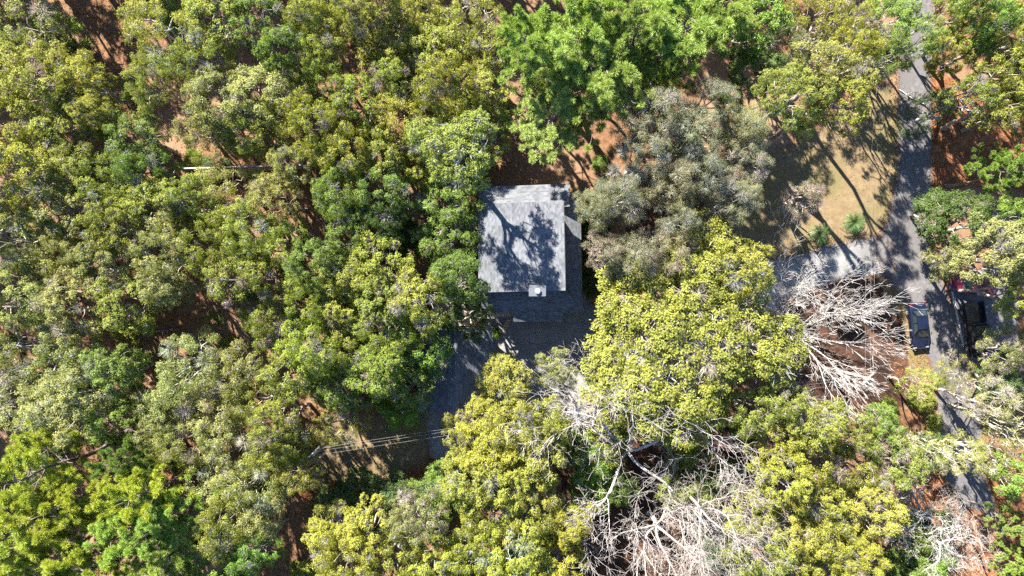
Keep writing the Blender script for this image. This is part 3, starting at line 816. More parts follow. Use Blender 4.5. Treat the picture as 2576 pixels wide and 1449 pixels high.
TREES = [
 # upper left wood
 (55, 50, 115, 'N', 'S'), (20, 140, 70, 'N', 'K'),
 (110, 215, 105, 'M', 'Y'), (215, 205, 75, 'M', 'Y'), (40, 320, 95, 'M', 'Y'), (170, 330, 95, 'M', 'K'), (255, 290, 55, 'M', 'Y'),
 (70, 450, 95, 'M', 'Y'), (200, 430, 80, 'N', 'K'), (340, 345, 75, 'M', 'G'), (370, 430, 70, 'M', 'G'), (285, 450, 85, 'M', 'K'),
 (420, 95, 100, 'N', 'Y'), (500, 160, 80, 'N', 'K'), (545, 50, 90, 'M', 'K'), (650, 50, 85, 'M', 'G'), (385, 215, 60, 'N', 'Y'),
 (560, 270, 85, 'M', 'S'), (680, 250, 95, 'M', 'S'), (640, 330, 85, 'M', 'K'), (530, 330, 65, 'N', 'S'), (720, 140, 65, 'M', 'G'),
 (800, 60, 65, 'M', 'Y'), (810, 140, 65, 'N', 'Y'), (830, 215, 65, 'M', 'G'), (900, 40, 60, 'N', 'Y'), (985, 110, 85, 'M', 'Y'), (960, 30, 60, 'M', 'K'),
 (1085, 130, 90, 'M', 'Y'), (1060, 30, 70, 'N', 'Y'), (1180, 60, 80, 'N', 'Y'), (1230, 130, 70, 'N', 'Y'), (1000, 215, 75, 'M', 'K'), (1120, 220, 85, 'M', 'Y'),
 (910, 260, 70, 'M', 'K'), (1225, 240, 75, 'M', 'Y', 8.5), (790, 320, 80, 'M', 'Y'), (1010, 310, 75, 'N', 'Y'), (1150, 315, 80, 'M', 'K', 9), (1240, 330, 60, 'N', 'K', 7),
 (870, 390, 80, 'M', 'Y'), (970, 390, 70, 'M', 'K'), (1080, 360, 65, 'N', 'K'), (740, 420, 60, 'N', 'S'),
 # middle left wood
 (590, 480, 85, 'N', 'S'), (700, 500, 70, 'N', 'S'), (500, 500, 70, 'M', 'K'), (400, 520, 75, 'M', 'K'), (300, 560, 80, 'M', 'K'), (180, 540, 80, 'M', 'S'),
 (50, 600, 90, 'M', 'S'), (165, 640, 80, 'M', 'S'), (270, 660, 80, 'M', 'S'), (420, 630, 85, 'M', 'S'), (540, 610, 85, 'M', 'K'), (640, 590, 80, 'N', 'K'), (720, 620, 70, 'M', 'K'),
 (60, 740, 95, 'M', 'S'), (200, 770, 90, 'M', 'S'), (330, 760, 80, 'M', 'K'), (430, 720, 60, 'M', 'S'), (590, 690, 75, 'M', 'K'), (680, 700, 65, 'M', 'K'),
 (860, 500, 75, 'M', 'G'), (960, 490, 75, 'M', 'G'), (880, 590, 65, 'M', 'G'), (960, 570, 65, 'M', 'D'),
 (800, 660, 65, 'M', 'G'), (880, 700, 80, 'M', 'K'), (960, 660, 75, 'M', 'Y'), (780, 760, 75, 'M', 'K'), (690, 800, 75, 'M', 'K'),
 (880, 790, 85, 'M', 'Y'), (960, 760, 70, 'M', 'K'), (980, 850, 90, 'M', 'K'), (790, 870, 85, 'M', 'K'), (880, 890, 80, 'M', 'Y'), (740, 930, 75, 'M', 'K'),
 (850, 970, 75, 'M', 'G'), (960, 930, 75, 'M', 'G'),
 # lower left wood
 (60, 880, 95, 'N', 'S'), (180, 900, 90, 'N', 'S'), (60, 1010, 100, 'N', 'S'), (190, 1010, 95, 'N', 'S'), (300, 930, 65, 'M', 'G'), (290, 1060, 60, 'M', 'G'),
 (480, 920, 90, 'N', 'S'), (590, 940, 80, 'N', 'S'), (430, 1010, 80, 'N', 'S'), (540, 1030, 90, 'N', 'S'), (650, 1010, 75, 'N', 'K'), (700, 1060, 65, 'M', 'K'),
 (470, 1110, 75, 'N', 'S'), (400, 1090, 60, 'M', 'S'), (590, 1120, 80, 'N', 'S'), (690, 1130, 70, 'M', 'K'), (745, 1110, 55, 'M', 'Y'),
 (560, 1210, 75, 'N', 'S'), (650, 1210, 75, 'N', 'K'), (760, 1190, 60, 'N', 'Y'), (580, 1310, 80, 'M', 'K'), (660, 1280, 65, 'N', 'S'), (560, 1400, 80, 'M', 'V'),
 (650, 1380, 60, 'M', 'V'),
 (840, 1330, 75, 'M', 'Y'), (930, 1320, 70, 'M', 'Y'), (880, 1410, 85, 'M', 'Y'), (990, 1400, 85, 'M', 'Y'), (1060, 1300, 75, 'N', 'S'), (1090, 1400, 70, 'M', 'Y'), (1020, 1310, 55, 'N', 'S'),
 # lower middle
 (1215, 1072, 75, 'M', 'Y'), (1160, 1085, 52, 'N', 'Y'), (1300, 1070, 80, 'M', 'Y'), (1375, 1055, 60, 'M', 'K'), (1230, 1130, 80, 'M', 'Y'), (1350, 1140, 80, 'M', 'Y'),
 (1180, 1200, 75, 'M', 'Y'), (1270, 1210, 75, 'M', 'Y'), (1230, 1290, 85, 'M', 'Y'), (1340, 1270, 80, 'M', 'Y'), (1420, 1310, 65, 'M', 'Y'), (1290, 1380, 90, 'M', 'Y'),
 (1190, 1390, 75, 'M', 'Y'), (1400, 1400, 75, 'M', 'Y'),
 # lower right wood
 (1890, 1030, 70, 'M', 'K'), (1960, 1010, 70, 'M', 'K'), (2030, 1060, 75, 'M', 'K'), (1950, 1110, 80, 'M', 'Y'), (2040, 1150, 80, 'M', 'Y'), (1960, 1200, 70, 'M', 'Y'),
 (2130, 1090, 65, 'M', 'K'), (2210, 1080, 60, 'N', 'G'), (2150, 1170, 75, 'N', 'Y'), (2240, 1160, 70, 'M', 'K'), (2315, 1130, 55, 'X', 'Y'), (2060, 1250, 70, 'N', 'Y'),
 (1890, 1290, 70, 'M', 'Y'), (1900, 1390, 80, 'M', 'Y'), (2000, 1330, 75, 'M', 'Y'), (2090, 1350, 75, 'M', 'Y'), (2180, 1280, 75, 'M', 'Y'), (2000, 1420, 70, 'N', 'Y'), (2150, 1395, 60, 'M', 'Y'), (2110, 1430, 60, 'M', 'Y'),
 (2405, 1140, 55, 'X', 'Y'), (2520, 1150, 75, 'X', 'Y'), (2540, 1060, 75, 'X', 'Y'), (2560, 1200, 60, 'M', 'V'),
 # upper right wood
 (1900, 60, 80, 'M', 'V'), (1960, 150, 80, 'N', 'D'), (1890, 180, 70, 'M', 'D'), (2060, 70, 90, 'N', 'Y', 9), (2150, 120, 75, 'F', 'Y', 16.5), (1985, 250, 85, 'F', 'K', 18), (2075, 180, 85, 'F', 'S', 18), (2110, 260, 80, 'F', 'Y', 17.5),
  (2220, 60, 75, 'M', 'V'), (2200, 150, 65, 'M', 'G'), (2290, 110, 55, 'N', 'G'), (2460, 60, 70, 'M', 'V'), (2530, 90, 75, 'M', 'Y'), (2500, 180, 75, 'M', 'Y'), (2560, 190, 60, 'M', 'Y'),
 (2430, 250, 60, 'N', 'K'), (2510, 270, 70, 'M', 'K'), (2560, 280, 55, 'M', 'V'), (2400, 30, 55, 'M', 'K'),
]
for t in TREES: tree(*t)

# trees that a landmark singles out
def named(fx, fy, r, t, c, label, H=None, **k): return tree(fx, fy, r, t, c, H, label=label, **k)
named(1712, 846, 262, 'L', 'Y', 'huge rounded yellow-olive oak between the motor court and the bare fan-shaped tree', H=14, rz=4.946)
named(1865, 690, 85, 'M', 'Y', 'yellow-olive oak standing over the driveway at the lawn edge', H=14)
named(1270, 960, 75, 'M', 'Y', 'yellow-olive oak at the corner of the garage and motor court', H=10)
named(1402, 930, 55, 'M', 'S', 'slender grey-olive tree in the middle of the motor court', H=7, base=(1393, 918))
named(1130, 500, 85, 'M', 'G', 'mid green oak leaning over the corner of the upper roof', H=9)
named(1130, 600, 85, 'M', 'G', 'mid green oak close against the long side wall of the house', H=8.5)
named(1152, 700, 72, 'M', 'G', 'mid green oak between the garden deck and the side wall of the house', H=13.5)
named(1060, 420, 60, 'M', 'K', 'olive-green oak behind the fence at the back of the house')
named(1060, 760, 80, 'M', 'Y', 'bright yellow-olive oak beside the garden deck', H=14.5)
named(1180, 800, 60, 'M', 'D', 'dark green tree in the corner between house and garage', H=9)
named(1062, 870, 78, 'M', 'V', 'fresh green oak whose crown hangs over the garage roof', H=10)
named(1030, 970, 70, 'M', 'G', 'mid green oak between the garage and the garden fence', H=10)
named(1010, 1030, 50, 'S', 'V', 'small fresh green tree beside the garage gable', H=6.5)
named(860, 1070, 62, 'N', 'Y', 'lone yellow-olive tree at the edge of the shaded lawn with wires', H=9)
named(2385, 135, 58, 'M', 'Y', 'round yellow tree standing right by the far end of the lane', H=10, base=(2370, 160))
named(2325, 285, 62, 'N', 'D', 'sparse dark tree with branches hanging over the lane', H=7, base=(2362, 300))
named(2400, 555, 85, 'M', 'D', 'dark green oak beside the lane opposite the sago palms', H=10, base=(2365, 560))
named(2480, 640, 85, 'M', 'S', 'grey-olive oak over the dark red car')
named(2385, 650, 55, 'N', 'S', 'grey-olive tree overhanging the lane opposite the driveway mouth', H=9, base=(2395, 640))
named(2545, 560, 60, 'M', 'V', 'fresh green tree behind the dark oak by the lane')
named(2560, 730, 60, 'M', 'K', 'olive-green tree behind the parked cars')
named(2530, 430, 60, 'P', 'V', 'fresh green pine beside the orange straw bed', H=11)
named(2522, 875, 68, 'M', 'S', 'round grey-green tree in front of the black pickup', H=7.5)
named(2305, 965, 48, 'N', 'K', 'small tree with bare grey top in front of the blue sedan', H=7)
named(2405, 940, 50, 'X', 'Y', 'small thin yellow tree beside the lane past the black pickup', H=7, base=(2465, 960))
named(2480, 1010, 60, 'X', 'S', 'pale thin tree beside the white slab')
# pines
for a in ((1420, 90, 120, 'P', 'P', 16), (1500, 200, 110, 'P', 'P', 15), (1330, 110, 85, 'P', 'P', 15), (1395, 320, 105, 'P', 'P', 11), (1590, 110, 90, 'P', 'P', 14.5), (1720, 70, 120, 'P', 'P', 14), (1500, 30, 95, 'P', 'P', 16), (1820, 30, 80, 'P', 'P', 14), (1650, 150, 75, 'P', 'P', 13.5)):
    tree(*a, what='bright green long-needled pine', land=[('the chimney', 1352, 731)], group='pines behind the house')
for a in ((70, 1190, 105, 'P', 'Q', 15), (150, 1260, 95, 'P', 'Q', 15), (40, 1330, 110, 'P', 'Q', 15), (150, 1390, 110, 'P', 'Q', 14), (250, 1400, 90, 'P', 'Q', 14)):
    tree(*a, what='lime-yellow pine', land=[('the fan palm', 345, 1075)], group='lime-yellow pines')
for a in ((360, 1240, 85, 'P', 'Q', 14), (410, 1330, 85, 'P', 'P', 14), (320, 1330, 85, 'P', 'P', 14), (420, 1420, 80, 'P', 'P', 14), (310, 1150, 60, 'P', 'V', 12)):
    tree(*a, what='soft green pine', land=[('the fan palm', 345, 1075)], group='soft green pines')
for a in ((2552, 1320, 40, 'P', 'P', 10), (2570, 1420, 45, 'P', 'P', 10)):
    tree(*a, what='bright green young pine', land=[('the mailbox', 2366, 1195)], group='pines by the lane end')
# lichen-grey half-bare oaks behind the lawn
for a in ((1640, 300, 95), (1620, 390, 85), (1740, 340, 90), (1790, 260, 60), (1860, 330, 75), (1870, 420, 75), (1760, 440, 80), (1680, 470, 75), (1840, 510, 70), (1550, 500, 80), (1495, 525, 60), (1590, 650, 85), (1520, 640, 60), (1680, 640, 70), (1700, 560, 60)):
    tree(a[0], a[1], a[2] * .88, 'T', 'T', H=random.uniform(13.5, 15), what='half-bare lichen-grey oak', land=[('the chimney', 1352, 731), ('the lone half-bare lawn tree', 2010, 505), ('the pines behind the house', 1600, 150)], group='lichen-grey oaks between house and lawn')
named(2010, 505, 55, 'T', 'T', 'pale half-bare tree alone on the tan lawn', H=7)

# the tree whose forked trunk throws its shadow over the upper roof
named(1155, 380, 104, 'F', 'K', 'tall oak with thick forked trunk behind the corner of the house', H=17, rz=0.6)

# bare deciduous trees
def bare_tree(fx, fy, mesh, label, color, rz=0.0, s=1.0, sz=None, group=None, name='bare_tree'):
    p = P(fx, fy); e = empty(name, (p.x, p.y, 0), rz); e.scale = (s, s, sz or s)
    t = obj('trunk', mesh, e); t.color = (*color, 1)
    return tag(e, label, 'bare tree', group)
big = bare(11, 3.3, 0.20, 6, spread=0.62, up=0.10, trunkL=3.5, first_spread=1.3, ratio=0.76, side=0.45)
vase = bare(23, 4.3, 0.165, 5, spread=0.40, up=0.12, trunkL=0.6, multi=5, first_spread=0.72, ratio=0.72, wob=0.09, side=0.8, minr=0.011)
twisty = bare(31, 2.3, 0.2, 6, spread=0.75, up=0.05, trunkL=3.0, first_spread=1.2, ratio=0.78, wob=0.32, side=0.6)
tall = bare(41, 2.4, 0.15, 5, spread=0.6, up=0.10, trunkL=11.0, first_spread=1.2, ratio=0.78, side=0.5)
WH = (0.42, 0.375, 0.34)
bare_tree(1556, 1105, big, 'wide bare pale-barked tree spreading over the russet straw past the driveway', WH, rz=1.6, s=1.35)
bare_tree(1688, 1190, tall, 'tall bare tree with a long clear trunk beside the wide bare tree', (0.36, 0.30, 0.26), rz=1.0)
big2 = bare(12, 3.2, 0.19, 6, spread=0.62, up=0.10, trunkL=3.5, first_spread=1.3, ratio=0.76, side=0.45)
bare_tree(1630, 1290, big2, 'second bare pale tree behind the wide bare tree', WH, rz=2.2, s=1.05)
bare_tree(1982, 838, vase, 'bare white many-stemmed tree with fan of branches beside the driveway', (0.50, 0.465, 0.43), rz=0.2, s=0.9, sz=1.0)
bare_tree(2275, 1288, twisty, 'bare white twisting oak beside the straw-covered lane end', (0.44, 0.41, 0.37), rz=0.7, s=1.15)
bare_tree(2640, 430, twisty, 'bare grey tree leaning over the orange straw bed', (0.46, 0.40, 0.36), rz=3.0, s=0.8)
bare_tree(235, 452, twisty, 'dead grey tree with pale crooked limbs among the yellow-olive oaks', (.42, .39, .35), rz=.3, s=.55)

# ------------------------------------------------------------------ shrubs and understorey
for a in ((1500, 1180, 60, 'S', 'V'), (1530, 1110, 50, 'S', 'K'), (1490, 1250, 50, 'S', 'V'), (1450, 1130, 45, 'S', 'G'), (1560, 1230, 40, 'S', 'G')):
    tree(*a, what='small green tree under the wide bare tree', land=[('the driveway', 1500, 1040)], group='young trees under the bare trees')
for a in ((1720, 1130, 45, 'S', 'K'), (1760, 1250, 50, 'S', 'K'), (1690, 1230, 40, 'S', 'K'), (1830, 1200, 45, 'S', 'G')):
    tree(*a, what='small olive tree among the bare trees', land=[('the chimney', 1352, 731)], group='young trees under the bare trees')
for a in ((2290, 1330, 50, 'S', 'G'), (2330, 1400, 50, 'S', 'V'), (2270, 1420, 45, 'S', 'G'), (2350, 1310, 35, 'S', 'D')):
    tree(*a, what='small green tree under the twisting oak', land=[('the mailbox', 2366, 1195)], group='young trees under the twisting oak')
for a in ((900, 1250, 60, 'S', 'D'), (980, 1245, 55, 'S', 'D'), (830, 1260, 45, 'S', 'D'), (1060, 1240, 40, 'S', 'G'), (1105, 1190, 35, 'S', 'V')):
    tree(*a, H=4.0, what='dark bushy tree along the shaded lawn', land=[('the garage', 1148, 925)], group='bushes along the shaded lawn')
tree(1248, 838, 13, 'B', 'V', label='rounded green shrub at the corner of garage and motor court')
for a in ((1480, 590, 24), (1490, 640, 22), (1480, 700, 26), (1510, 560, 26), (1500, 730, 20)):
    tree(*a, 'B', 'D', what='dark low shrub along the house side', land=[('the chimney', 1352, 731)], group='shrubs along the house')
for a in ((2330, 1010, 22), (2300, 1000, 18), (2350, 1060, 20), (2240, 1020, 18)):
    tree(*a, 'B', 'K', what='olive low shrub on the lane verge', land=[('the blue sedan', 2312, 819)], group='shrubs on the lane verge')
OPEN = [LAWN, LAWN2, DRIVE, ROAD, ISLAND, STRAW_A, [(160, -20), (330, -20), (300, 260), (480, 420), (600, 430), (420, 440), (260, 300)], [(430, 720), (620, 700), (620, 860), (360, 900)],
        [(1040, 380), (1480, 380), (1480, 1040), (1040, 1040)], [(2390, 660), (2570, 660), (2570, 930), (2400, 930)], [(760, 460), (840, 460), (840, 680), (760, 680)]]
n_u = 0
while n_u < 90:
    x, y = random.uniform(0, 2576), random.uniform(0, 1449)
    if any(inside((x, y), p) for p in OPEN): continue
    n_u += 1
    if random.random() < 0.55:
        tree(x, y, random.uniform(35, 60), 'S', random.choice('GDDV'), H=random.uniform(4, 6.5))
    else:
        tree(x, y, random.uniform(18, 34), 'B', random.choice('GDKV'))
# the wood goes on beyond the plot
for fx in range(-330, 2950, 150):
    for fy in range(-330, 1800, 150):
        if -110 < fx < 2686 and -110 < fy < 1559: continue
        if 2200 < fx < 2420 and fy < 0: continue
        if 2420 < fx < 2640 and fy > 1500: continue
        tree(fx + random.uniform(-50, 50), fy + random.uniform(-50, 50), random.uniform(90, 120), random.choice('MMMN'), random.choice('YKKSG'))

# ================================================================== SAGO PALMS
def sago(fx, fy, label, n, seed, H=1.0):
    g = np.random.default_rng(seed); p = P(fx, fy, H); e = empty('sago_palm', (p.x, p.y, 0))
    t = MB(); t.cyl((0, 0), .22, 0, H * .8, 12, .16); tk = t.build('trunk', M['bark'], e); tk.color = (.12, .08, .05, 1)
    m = MB()
    for k in range(4): m.cyl((0, 0), .13 - k * .03, H * .8 + k * .06, H * .8 + .06 + k * .06, 10, .13 - (k + 1) * .03)
    m.build('cone', M['cone'], e)
    for i in range(n):
        az = i * 2.399 + g.normal() * .12; el = R(75) * (1 - i / n) + R(0) * (i / n); L = g.uniform(1.15, 1.5)
        pts = []; q = np.array([0, 0, H * .82]); a = el
        d2 = np.array([math.cos(az), math.sin(az)])
        for s in range(7):
            pts.append(q.copy()); q = q + np.array([d2[0] * math.cos(a), d2[1] * math.cos(a), math.sin(a)]) * L / 7; a -= R(13)
        pts.append(q)
        vs, fs = [], []
        sd = np.array([-d2[1], d2[0], 0])
        for s in range(1, 15):
            u = s / 15 * 7; b = int(min(6, u)); c0 = pts[b] + (pts[b + 1] - pts[b]) * (u - b); fw = norm(pts[b + 1] - pts[b])
            ll = .26 * math.sin(PI * (0.12 + .8 * s / 15)) + .03
            for sg in (-1, 1):
                tip = c0 + (sd * sg * .8 + fw * .6 + np.array([0, 0, .18])) * ll
                j = len(vs); vs += [c0 - fw * .022, c0 + fw * .022, tip]; fs.append((j, j + 1, j + 2))
        rv, rq = segs_mesh(pts[:-1], pts[1:], [.016] * 7, [.012] * 7, 3)
        j = len(vs)
        me = mesh_np('frond', np.concatenate([np.array(vs), rv]), quads=rq + j, tris=fs, mats=(M['frond'],))
        o = obj('frond', me, e); o.color = (.055, .105, .028, 1)
    return tag(e, label, 'palm')
sago(2150, 560, 'sago palm with tan cone nearer the lane', 46, 1)
sago(2063, 590, 'darker sago palm further from the lane at the driveway edge', 42, 2)
def palmetto(fx, fy, seed, label):
    g = np.random.default_rng(seed); p = P(fx, fy, .8); e = empty('palmetto', (p.x, p.y, 0))
    t = MB(); t.cyl((0, 0), .12, 0, .4, 10, .09); tk = t.build('trunk', M['bark'], e); tk.color = (.15, .10, .06, 1)
    for i in range(14):
        az = i * 2.399; el = R(70 - 4 * i); d = np.array([math.cos(az) * math.cos(el), math.sin(az) * math.cos(el), math.sin(el)])
        hub = np.array([0, 0, .35]) + d * .55; vs, fs = [], []; sd = norm(np.cross(d, [0, 0, 1])); up = np.cross(sd, d)
        for k in range(15):
            a = R(-110 + 220 * k / 14); dr = d * math.cos(a) + sd * math.sin(a); dr = dr - np.array([0, 0, .15]); wv = norm(np.cross(dr, up)) * .025
            j = len(vs); vs += [hub - wv * .4, hub + dr * .35 - wv, hub + dr * .65, hub + dr * .35 + wv]; fs.append((j, j + 1, j + 2, j + 3))
        rv, rq = segs_mesh([(0, 0, .3)], [hub], [.014], [.01], 3)
        o = obj('frond', mesh_np('frond', np.concatenate([np.array(vs), rv]), quads=np.concatenate([np.array(fs), rq + len(vs)]), mats=(M['frond'],)), e); o.color = (.10, .15, .04, 1)
    return tag(e, label, 'palm')
palmetto(345, 1075, 3, 'fan palm in the leafy gap between the lime pines and the thin oaks')
palmetto(535, 805, 4, 'pale fan palm beside the orange clearing in the wood')

# ================================================================== VEHICLES
def loft(sections):
    """sections: list of (y, [(x, z) ...]) closed loops of equal length"""
    v, f = [], []; n = len(sections[0][1])
    for y, ring in sections:
        for x, z in ring: v.append((x, y, z))
    for s in range(len(sections) - 1):
        for k in range(n):
            j = (k + 1) % n; f.append((s * n + k, s * n + j, (s + 1) * n + j, (s + 1) * n + k))
    f.append(tuple(range(n - 1, -1, -1))); f.append(tuple((len(sections) - 1) * n + k for k in range(n)))
    return v, f
def ring(hw, z0, z1, tuck=0.08):
    h = z1 - z0
    half = [(hw * .80, z0), (hw * .97, z0 + h * .15), (hw, z0 + h * .45), (hw * .98, z0 + h * .72), (hw * .90, z0 + h * .92), (hw * .6, z1)]
    return half + [(-x, z) for x, z in reversed(half)]
def wheel(parent, x, y, r=.33, w=.22):
    m = MB(); m.cyl((0, 0), r, -w / 2, w / 2, 24); o = m.build('wheel', M['rubber'], parent, bevel=0); o.location = (x, y, r); o.rotation_euler = (0, PI / 2, 0)
    s = 1 if x > 0 else -1
    for k in range(5):
        a = 2 * PI * k / 5; rm = MB(); rm.beam((0.03 * math.cos(a), .03 * math.sin(a), s * (w / 2 + .006)), (r * .62 * math.cos(a), r * .62 * math.sin(a), s * (w / 2 + .006)), .09, .02); rm.build('spoke', M['galv'], o)
    rm = MB(); rm.cyl((0, 0), r * .16, s * w / 2 - .01, s * w / 2 + .02, 12); rm.build('hub', M['galv'], o)
def sub(o, lv=1):
    md = o.modifiers.new('sub', 'SUBSURF'); md.levels = lv; md.render_levels = lv
    o.data.polygons.foreach_set('use_smooth', np.ones(len(o.data.polygons), dtype=bool)); return o
def part(name, v, f, mat, parent, s=0):
    me = bpy.data.meshes.new(name); me.from_pydata(v, [], f); me.update(); me.materials.append(mat)
    bm = bmesh.new(); bm.from_mesh(me); bmesh.ops.recalc_face_normals(bm, faces=bm.faces[:]); bm.to_mesh(me); bm.free()
    o = obj(name, me, parent)
    if s: sub(o, s)
    return o
def glass_quad(parent, a, b, c, d, mat=None, name='window'):
    m = MB(); m.quad(a, b, c, d); return m.build(name, mat or M['glass'], parent)
def sedan(fx, fy, rz, paint, label):
    p = P(fx, fy, .7); e = empty('parked_car', (p.x, p.y, 0.02), rz)          # front faces +y
    hw = .91
    secs = [(-2.32, ring(hw * .78, .38, .72)), (-2.22, ring(hw * .92, .28, .92)), (-1.7, ring(hw, .22, 1.0)), (-.8, ring(hw, .2, .99)), (.6, ring(hw, .2, .97)),
            (1.3, ring(hw * .99, .22, .90)), (1.95, ring(hw * .93, .26, .78)), (2.25, ring(hw * .80, .32, .66)), (2.36, ring(hw * .62, .38, .56))]
    body = part('body', *loft(secs), paint, e, 2)
    # greenhouse: glass band then the roof skin on top
    cab = [(-1.55, .70, .55, .97), (-.95, .70, .52, 1.40), (-.2, .72, .54, 1.46), (.35, .72, .54, 1.43), (1.15, .70, .55, .95)]
    v, f = [], []
    for y, xb, xt, zt in cab:
        v += [(xb, y if zt < 1 else y, .93), (xt, y, zt - .02), (-xt, y, zt - .02), (-xb, y, .93)]
    for s in range(4):
        for k in range(3): f.append((s * 4 + k, s * 4 + k + 1, (s + 1) * 4 + k + 1, (s + 1) * 4 + k))
    part('cabin', v, f, paint, e)
    rf = [(-1.0, .50, 1.385), (-.6, .53, 1.435), (-.1, .54, 1.452), (.33, .52, 1.425)]
    v, f = [], []
    for y, x, z in rf: v += [(-x, y, z), (-x * .5, y, z + .02), (x * .5, y, z + .02), (x, y, z)]
    for s in range(3):
        for k in range(3): f.append((s * 4 + k, s * 4 + k + 1, (s + 1) * 4 + k + 1, (s + 1) * 4 + k))
    part('roof', v, f, paint, e, 1)
    glass_quad(e, (.50, .42, 1.42), (-.50, .42, 1.42), (-.60, 1.10, 1.0), (.60, 1.10, 1.0), name='windshield').location = (0, .012, .012)
    glass_quad(e, (-.47, -1.02, 1.38), (.47, -1.02, 1.38), (.58, -1.5, 1.03), (-.58, -1.5, 1.03), name='rear_window').location = (0, -.012, .012)
    for s in (-1, 1):
        for (y0, y1, t0, t1) in ((-1.2, -.32, -.92, -.34), (-.24, .86, -.22, .36)):
            glass_quad(e, (s * .715, y0, 1.0), (s * .725, y1, 1.0), (s * .572, t1, 1.39), (s * .562, t0, 1.39), name='side_window').location = (s * .01, 0, .004)
        m = MB(); m.box(s * .9 - .05 + s * .06, s * .9 + .05 + s * .08, .78, .92, .95, 1.07); m.build('mirror', paint, e, bevel=.02)
        m = MB(); m.box(s * .62 - .16, s * .62 + .16, 2.14, 2.27, .58, .70); m.build('headlight', M['clear_lens'], e, bevel=.02)
        m = MB(); m.box(s * .68 - .13, s * .68 + .13, -2.29, -2.1, .74, .90); m.build('tail_light', M['red_lens'], e, bevel=.02)
        for y in (-1.38, 1.42): wheel(e, s * .80, y)
        for y in (-.55, .42):
            m = MB(); m.box(s * .905 - .015, s * .905 + .015, y - .1, y + .08, .80, .83); m.build('door_handle', paint, e)
    return tag(e, label, 'car')
sedan(2312, 819, PI + R(6), M['navy'], 'dark blue sedan parked on the verge beside the bare fan-shaped tree')
sedan(2447, 716, R(90 - 8), M['red_paint'], 'dark red car under the trees behind the black pickup')
def pickup(fx, fy, rz, label):
    p = P(fx, fy, .8); e = empty('pickup_truck', (p.x, p.y, 0.024), rz); pt = M['black_paint']; hw = .98
    secs = [(-.62, ring(hw, .40, 1.12)), (.2, ring(hw, .38, 1.12)), (1.4, ring(hw, .40, 1.12)), (2.4, ring(hw * .97, .42, 1.08)), (2.78, ring(hw * .9, .46, .98))]
    part('body', *loft(secs), pt, e)
    # open bed
    b = MB()
    b.box(-hw, -hw + .09, -2.75, -.63, .45, 1.14); b.box(hw - .09, hw, -2.75, -.63, .45, 1.14); b.box(-hw + .092, hw - .092, -2.75, -2.68, .45, 1.12)
    b.box(-hw + .092, hw - .092, -2.67, -.63, .60, .66); b.build('bed', pt, e, bevel=.012)
    cab = [(-.6, .82, .70, 1.12), (-.42, .82, .70, 1.78), (.2, .84, .72, 1.84), (.75, .83, .70, 1.80), (1.5, .82, .74, 1.12)]
    v, f = [], []
    for y, xb, xt, zt in cab: v += [(xb, y, 1.1), (xt, y, zt), (-xt, y, zt), (-xb, y, 1.1)]
    for s in range(4):
        for k in range(3): f.append((s * 4 + k, s * 4 + k + 1, (s + 1) * 4 + k + 1, (s + 1) * 4 + k))
    part('cab', v, f, pt, e)
    glass_quad(e, (-.64, -.47, 1.72), (.64, -.47, 1.72), (.72, -.58, 1.2), (-.72, -.58, 1.2), name='rear_window').location = (0, -.02, 0)
    glass_quad(e, (.64, .84, 1.74), (-.64, .84, 1.74), (-.72, 1.42, 1.2), (.72, 1.42, 1.2), name='windshield').location = (0, .02, .012)
    for s in (-1, 1):
        glass_quad(e, (s * .81, -.4, 1.2), (s * .81, 1.2, 1.2), (s * .725, .72, 1.74), (s * .715, -.36, 1.74), name='side_window').location = (s * .015, 0, 0)
        m = MB(); m.box(s * 1.12 - .1, s * 1.12 + .1, 1.0, 1.14, 1.15, 1.36); m.build('mirror', pt, e, bevel=.02)
        m = MB(); m.box(s * .74 - .14, s * .74 + .14, 2.70, 2.82, .72, .9); m.build('headlight', M['clear_lens'], e)
        m = MB(); m.box(s * .93 - .05, s * .93 + .05, -2.78, -2.7, .75, 1.05); m.build('tail_light', M['red_lens'], e)
        for y in (-1.75, 1.85): wheel(e, s * .86, y, .39, .26)
    return tag(e, label, 'pickup')
pickup(2456, 828, PI + R(8), 'black pickup truck parked on the shaded pad by the lane')

# ================================================================== FENCES, WIRES, SMALL THINGS
board_me = None
def fence(a, b, label, h=1.7, mat='wood_grey', gap=.155, rail_mat='wood_grey'):
    pa, pb = P(*a, h), P(*b, h); pa.z = pb.z = 0; d = pb - pa; L = d.length
    e = empty('fence', pa, math.atan2(d.y, d.x))
    bm_ = MB(); bm_.box(-.068, .068, -.011, .011, .05, h); me = bm_.mesh('board', M[mat])
    for i in range(int(L / gap)):
        o = obj('board', me, e); o.location = ((i + .5) * gap, 0, random.uniform(-.015, .015))
    pm = MB(); pm.box(-.05, .05, .012, .11, 0, h + .06); pme = pm.mesh('post', M[mat])
    k = max(1, round(L / 2.4))
    for i in range(k + 1):
        o = obj('post', pme, e); o.location = (L * i / k, 0, 0)
    for z in (.35, h - .25):
        m = MB(); m.box(0, L, .013, .06, z, z + .09); m.build('rail', M[mat], e)
    m = MB(); m.box(0, L, -.03, .09, h + .062, h + .10); m.build('cap_rail', M[rail_mat], e)
    return tag(e, label, 'fence')
M['pale_wood'] = plain('pale_painted_wood', (0.36, 0.35, 0.33), 0.7)
fence((445, 425), (762, 416), 'long pale-topped board fence crossing the wood', rail_mat='pale_wood')
fence((868, 1023), (936, 1020), 'short pale-topped board fence at the shaded lawn', rail_mat='pale_wood')
fence((1040, 1018), (1056, 1017), 'pale board fence stub joining the garage corner', rail_mat='pale_wood')
fence((843, 878), (846, 945), 'dark board fence running beside the garden', mat='wood_grey')
fence((1213, 385), (1213, 466), 'board fence running from the back corner of the house')
fence((817, 540), (818, 610), 'dark board fence beside the pale straw gap in the wood')

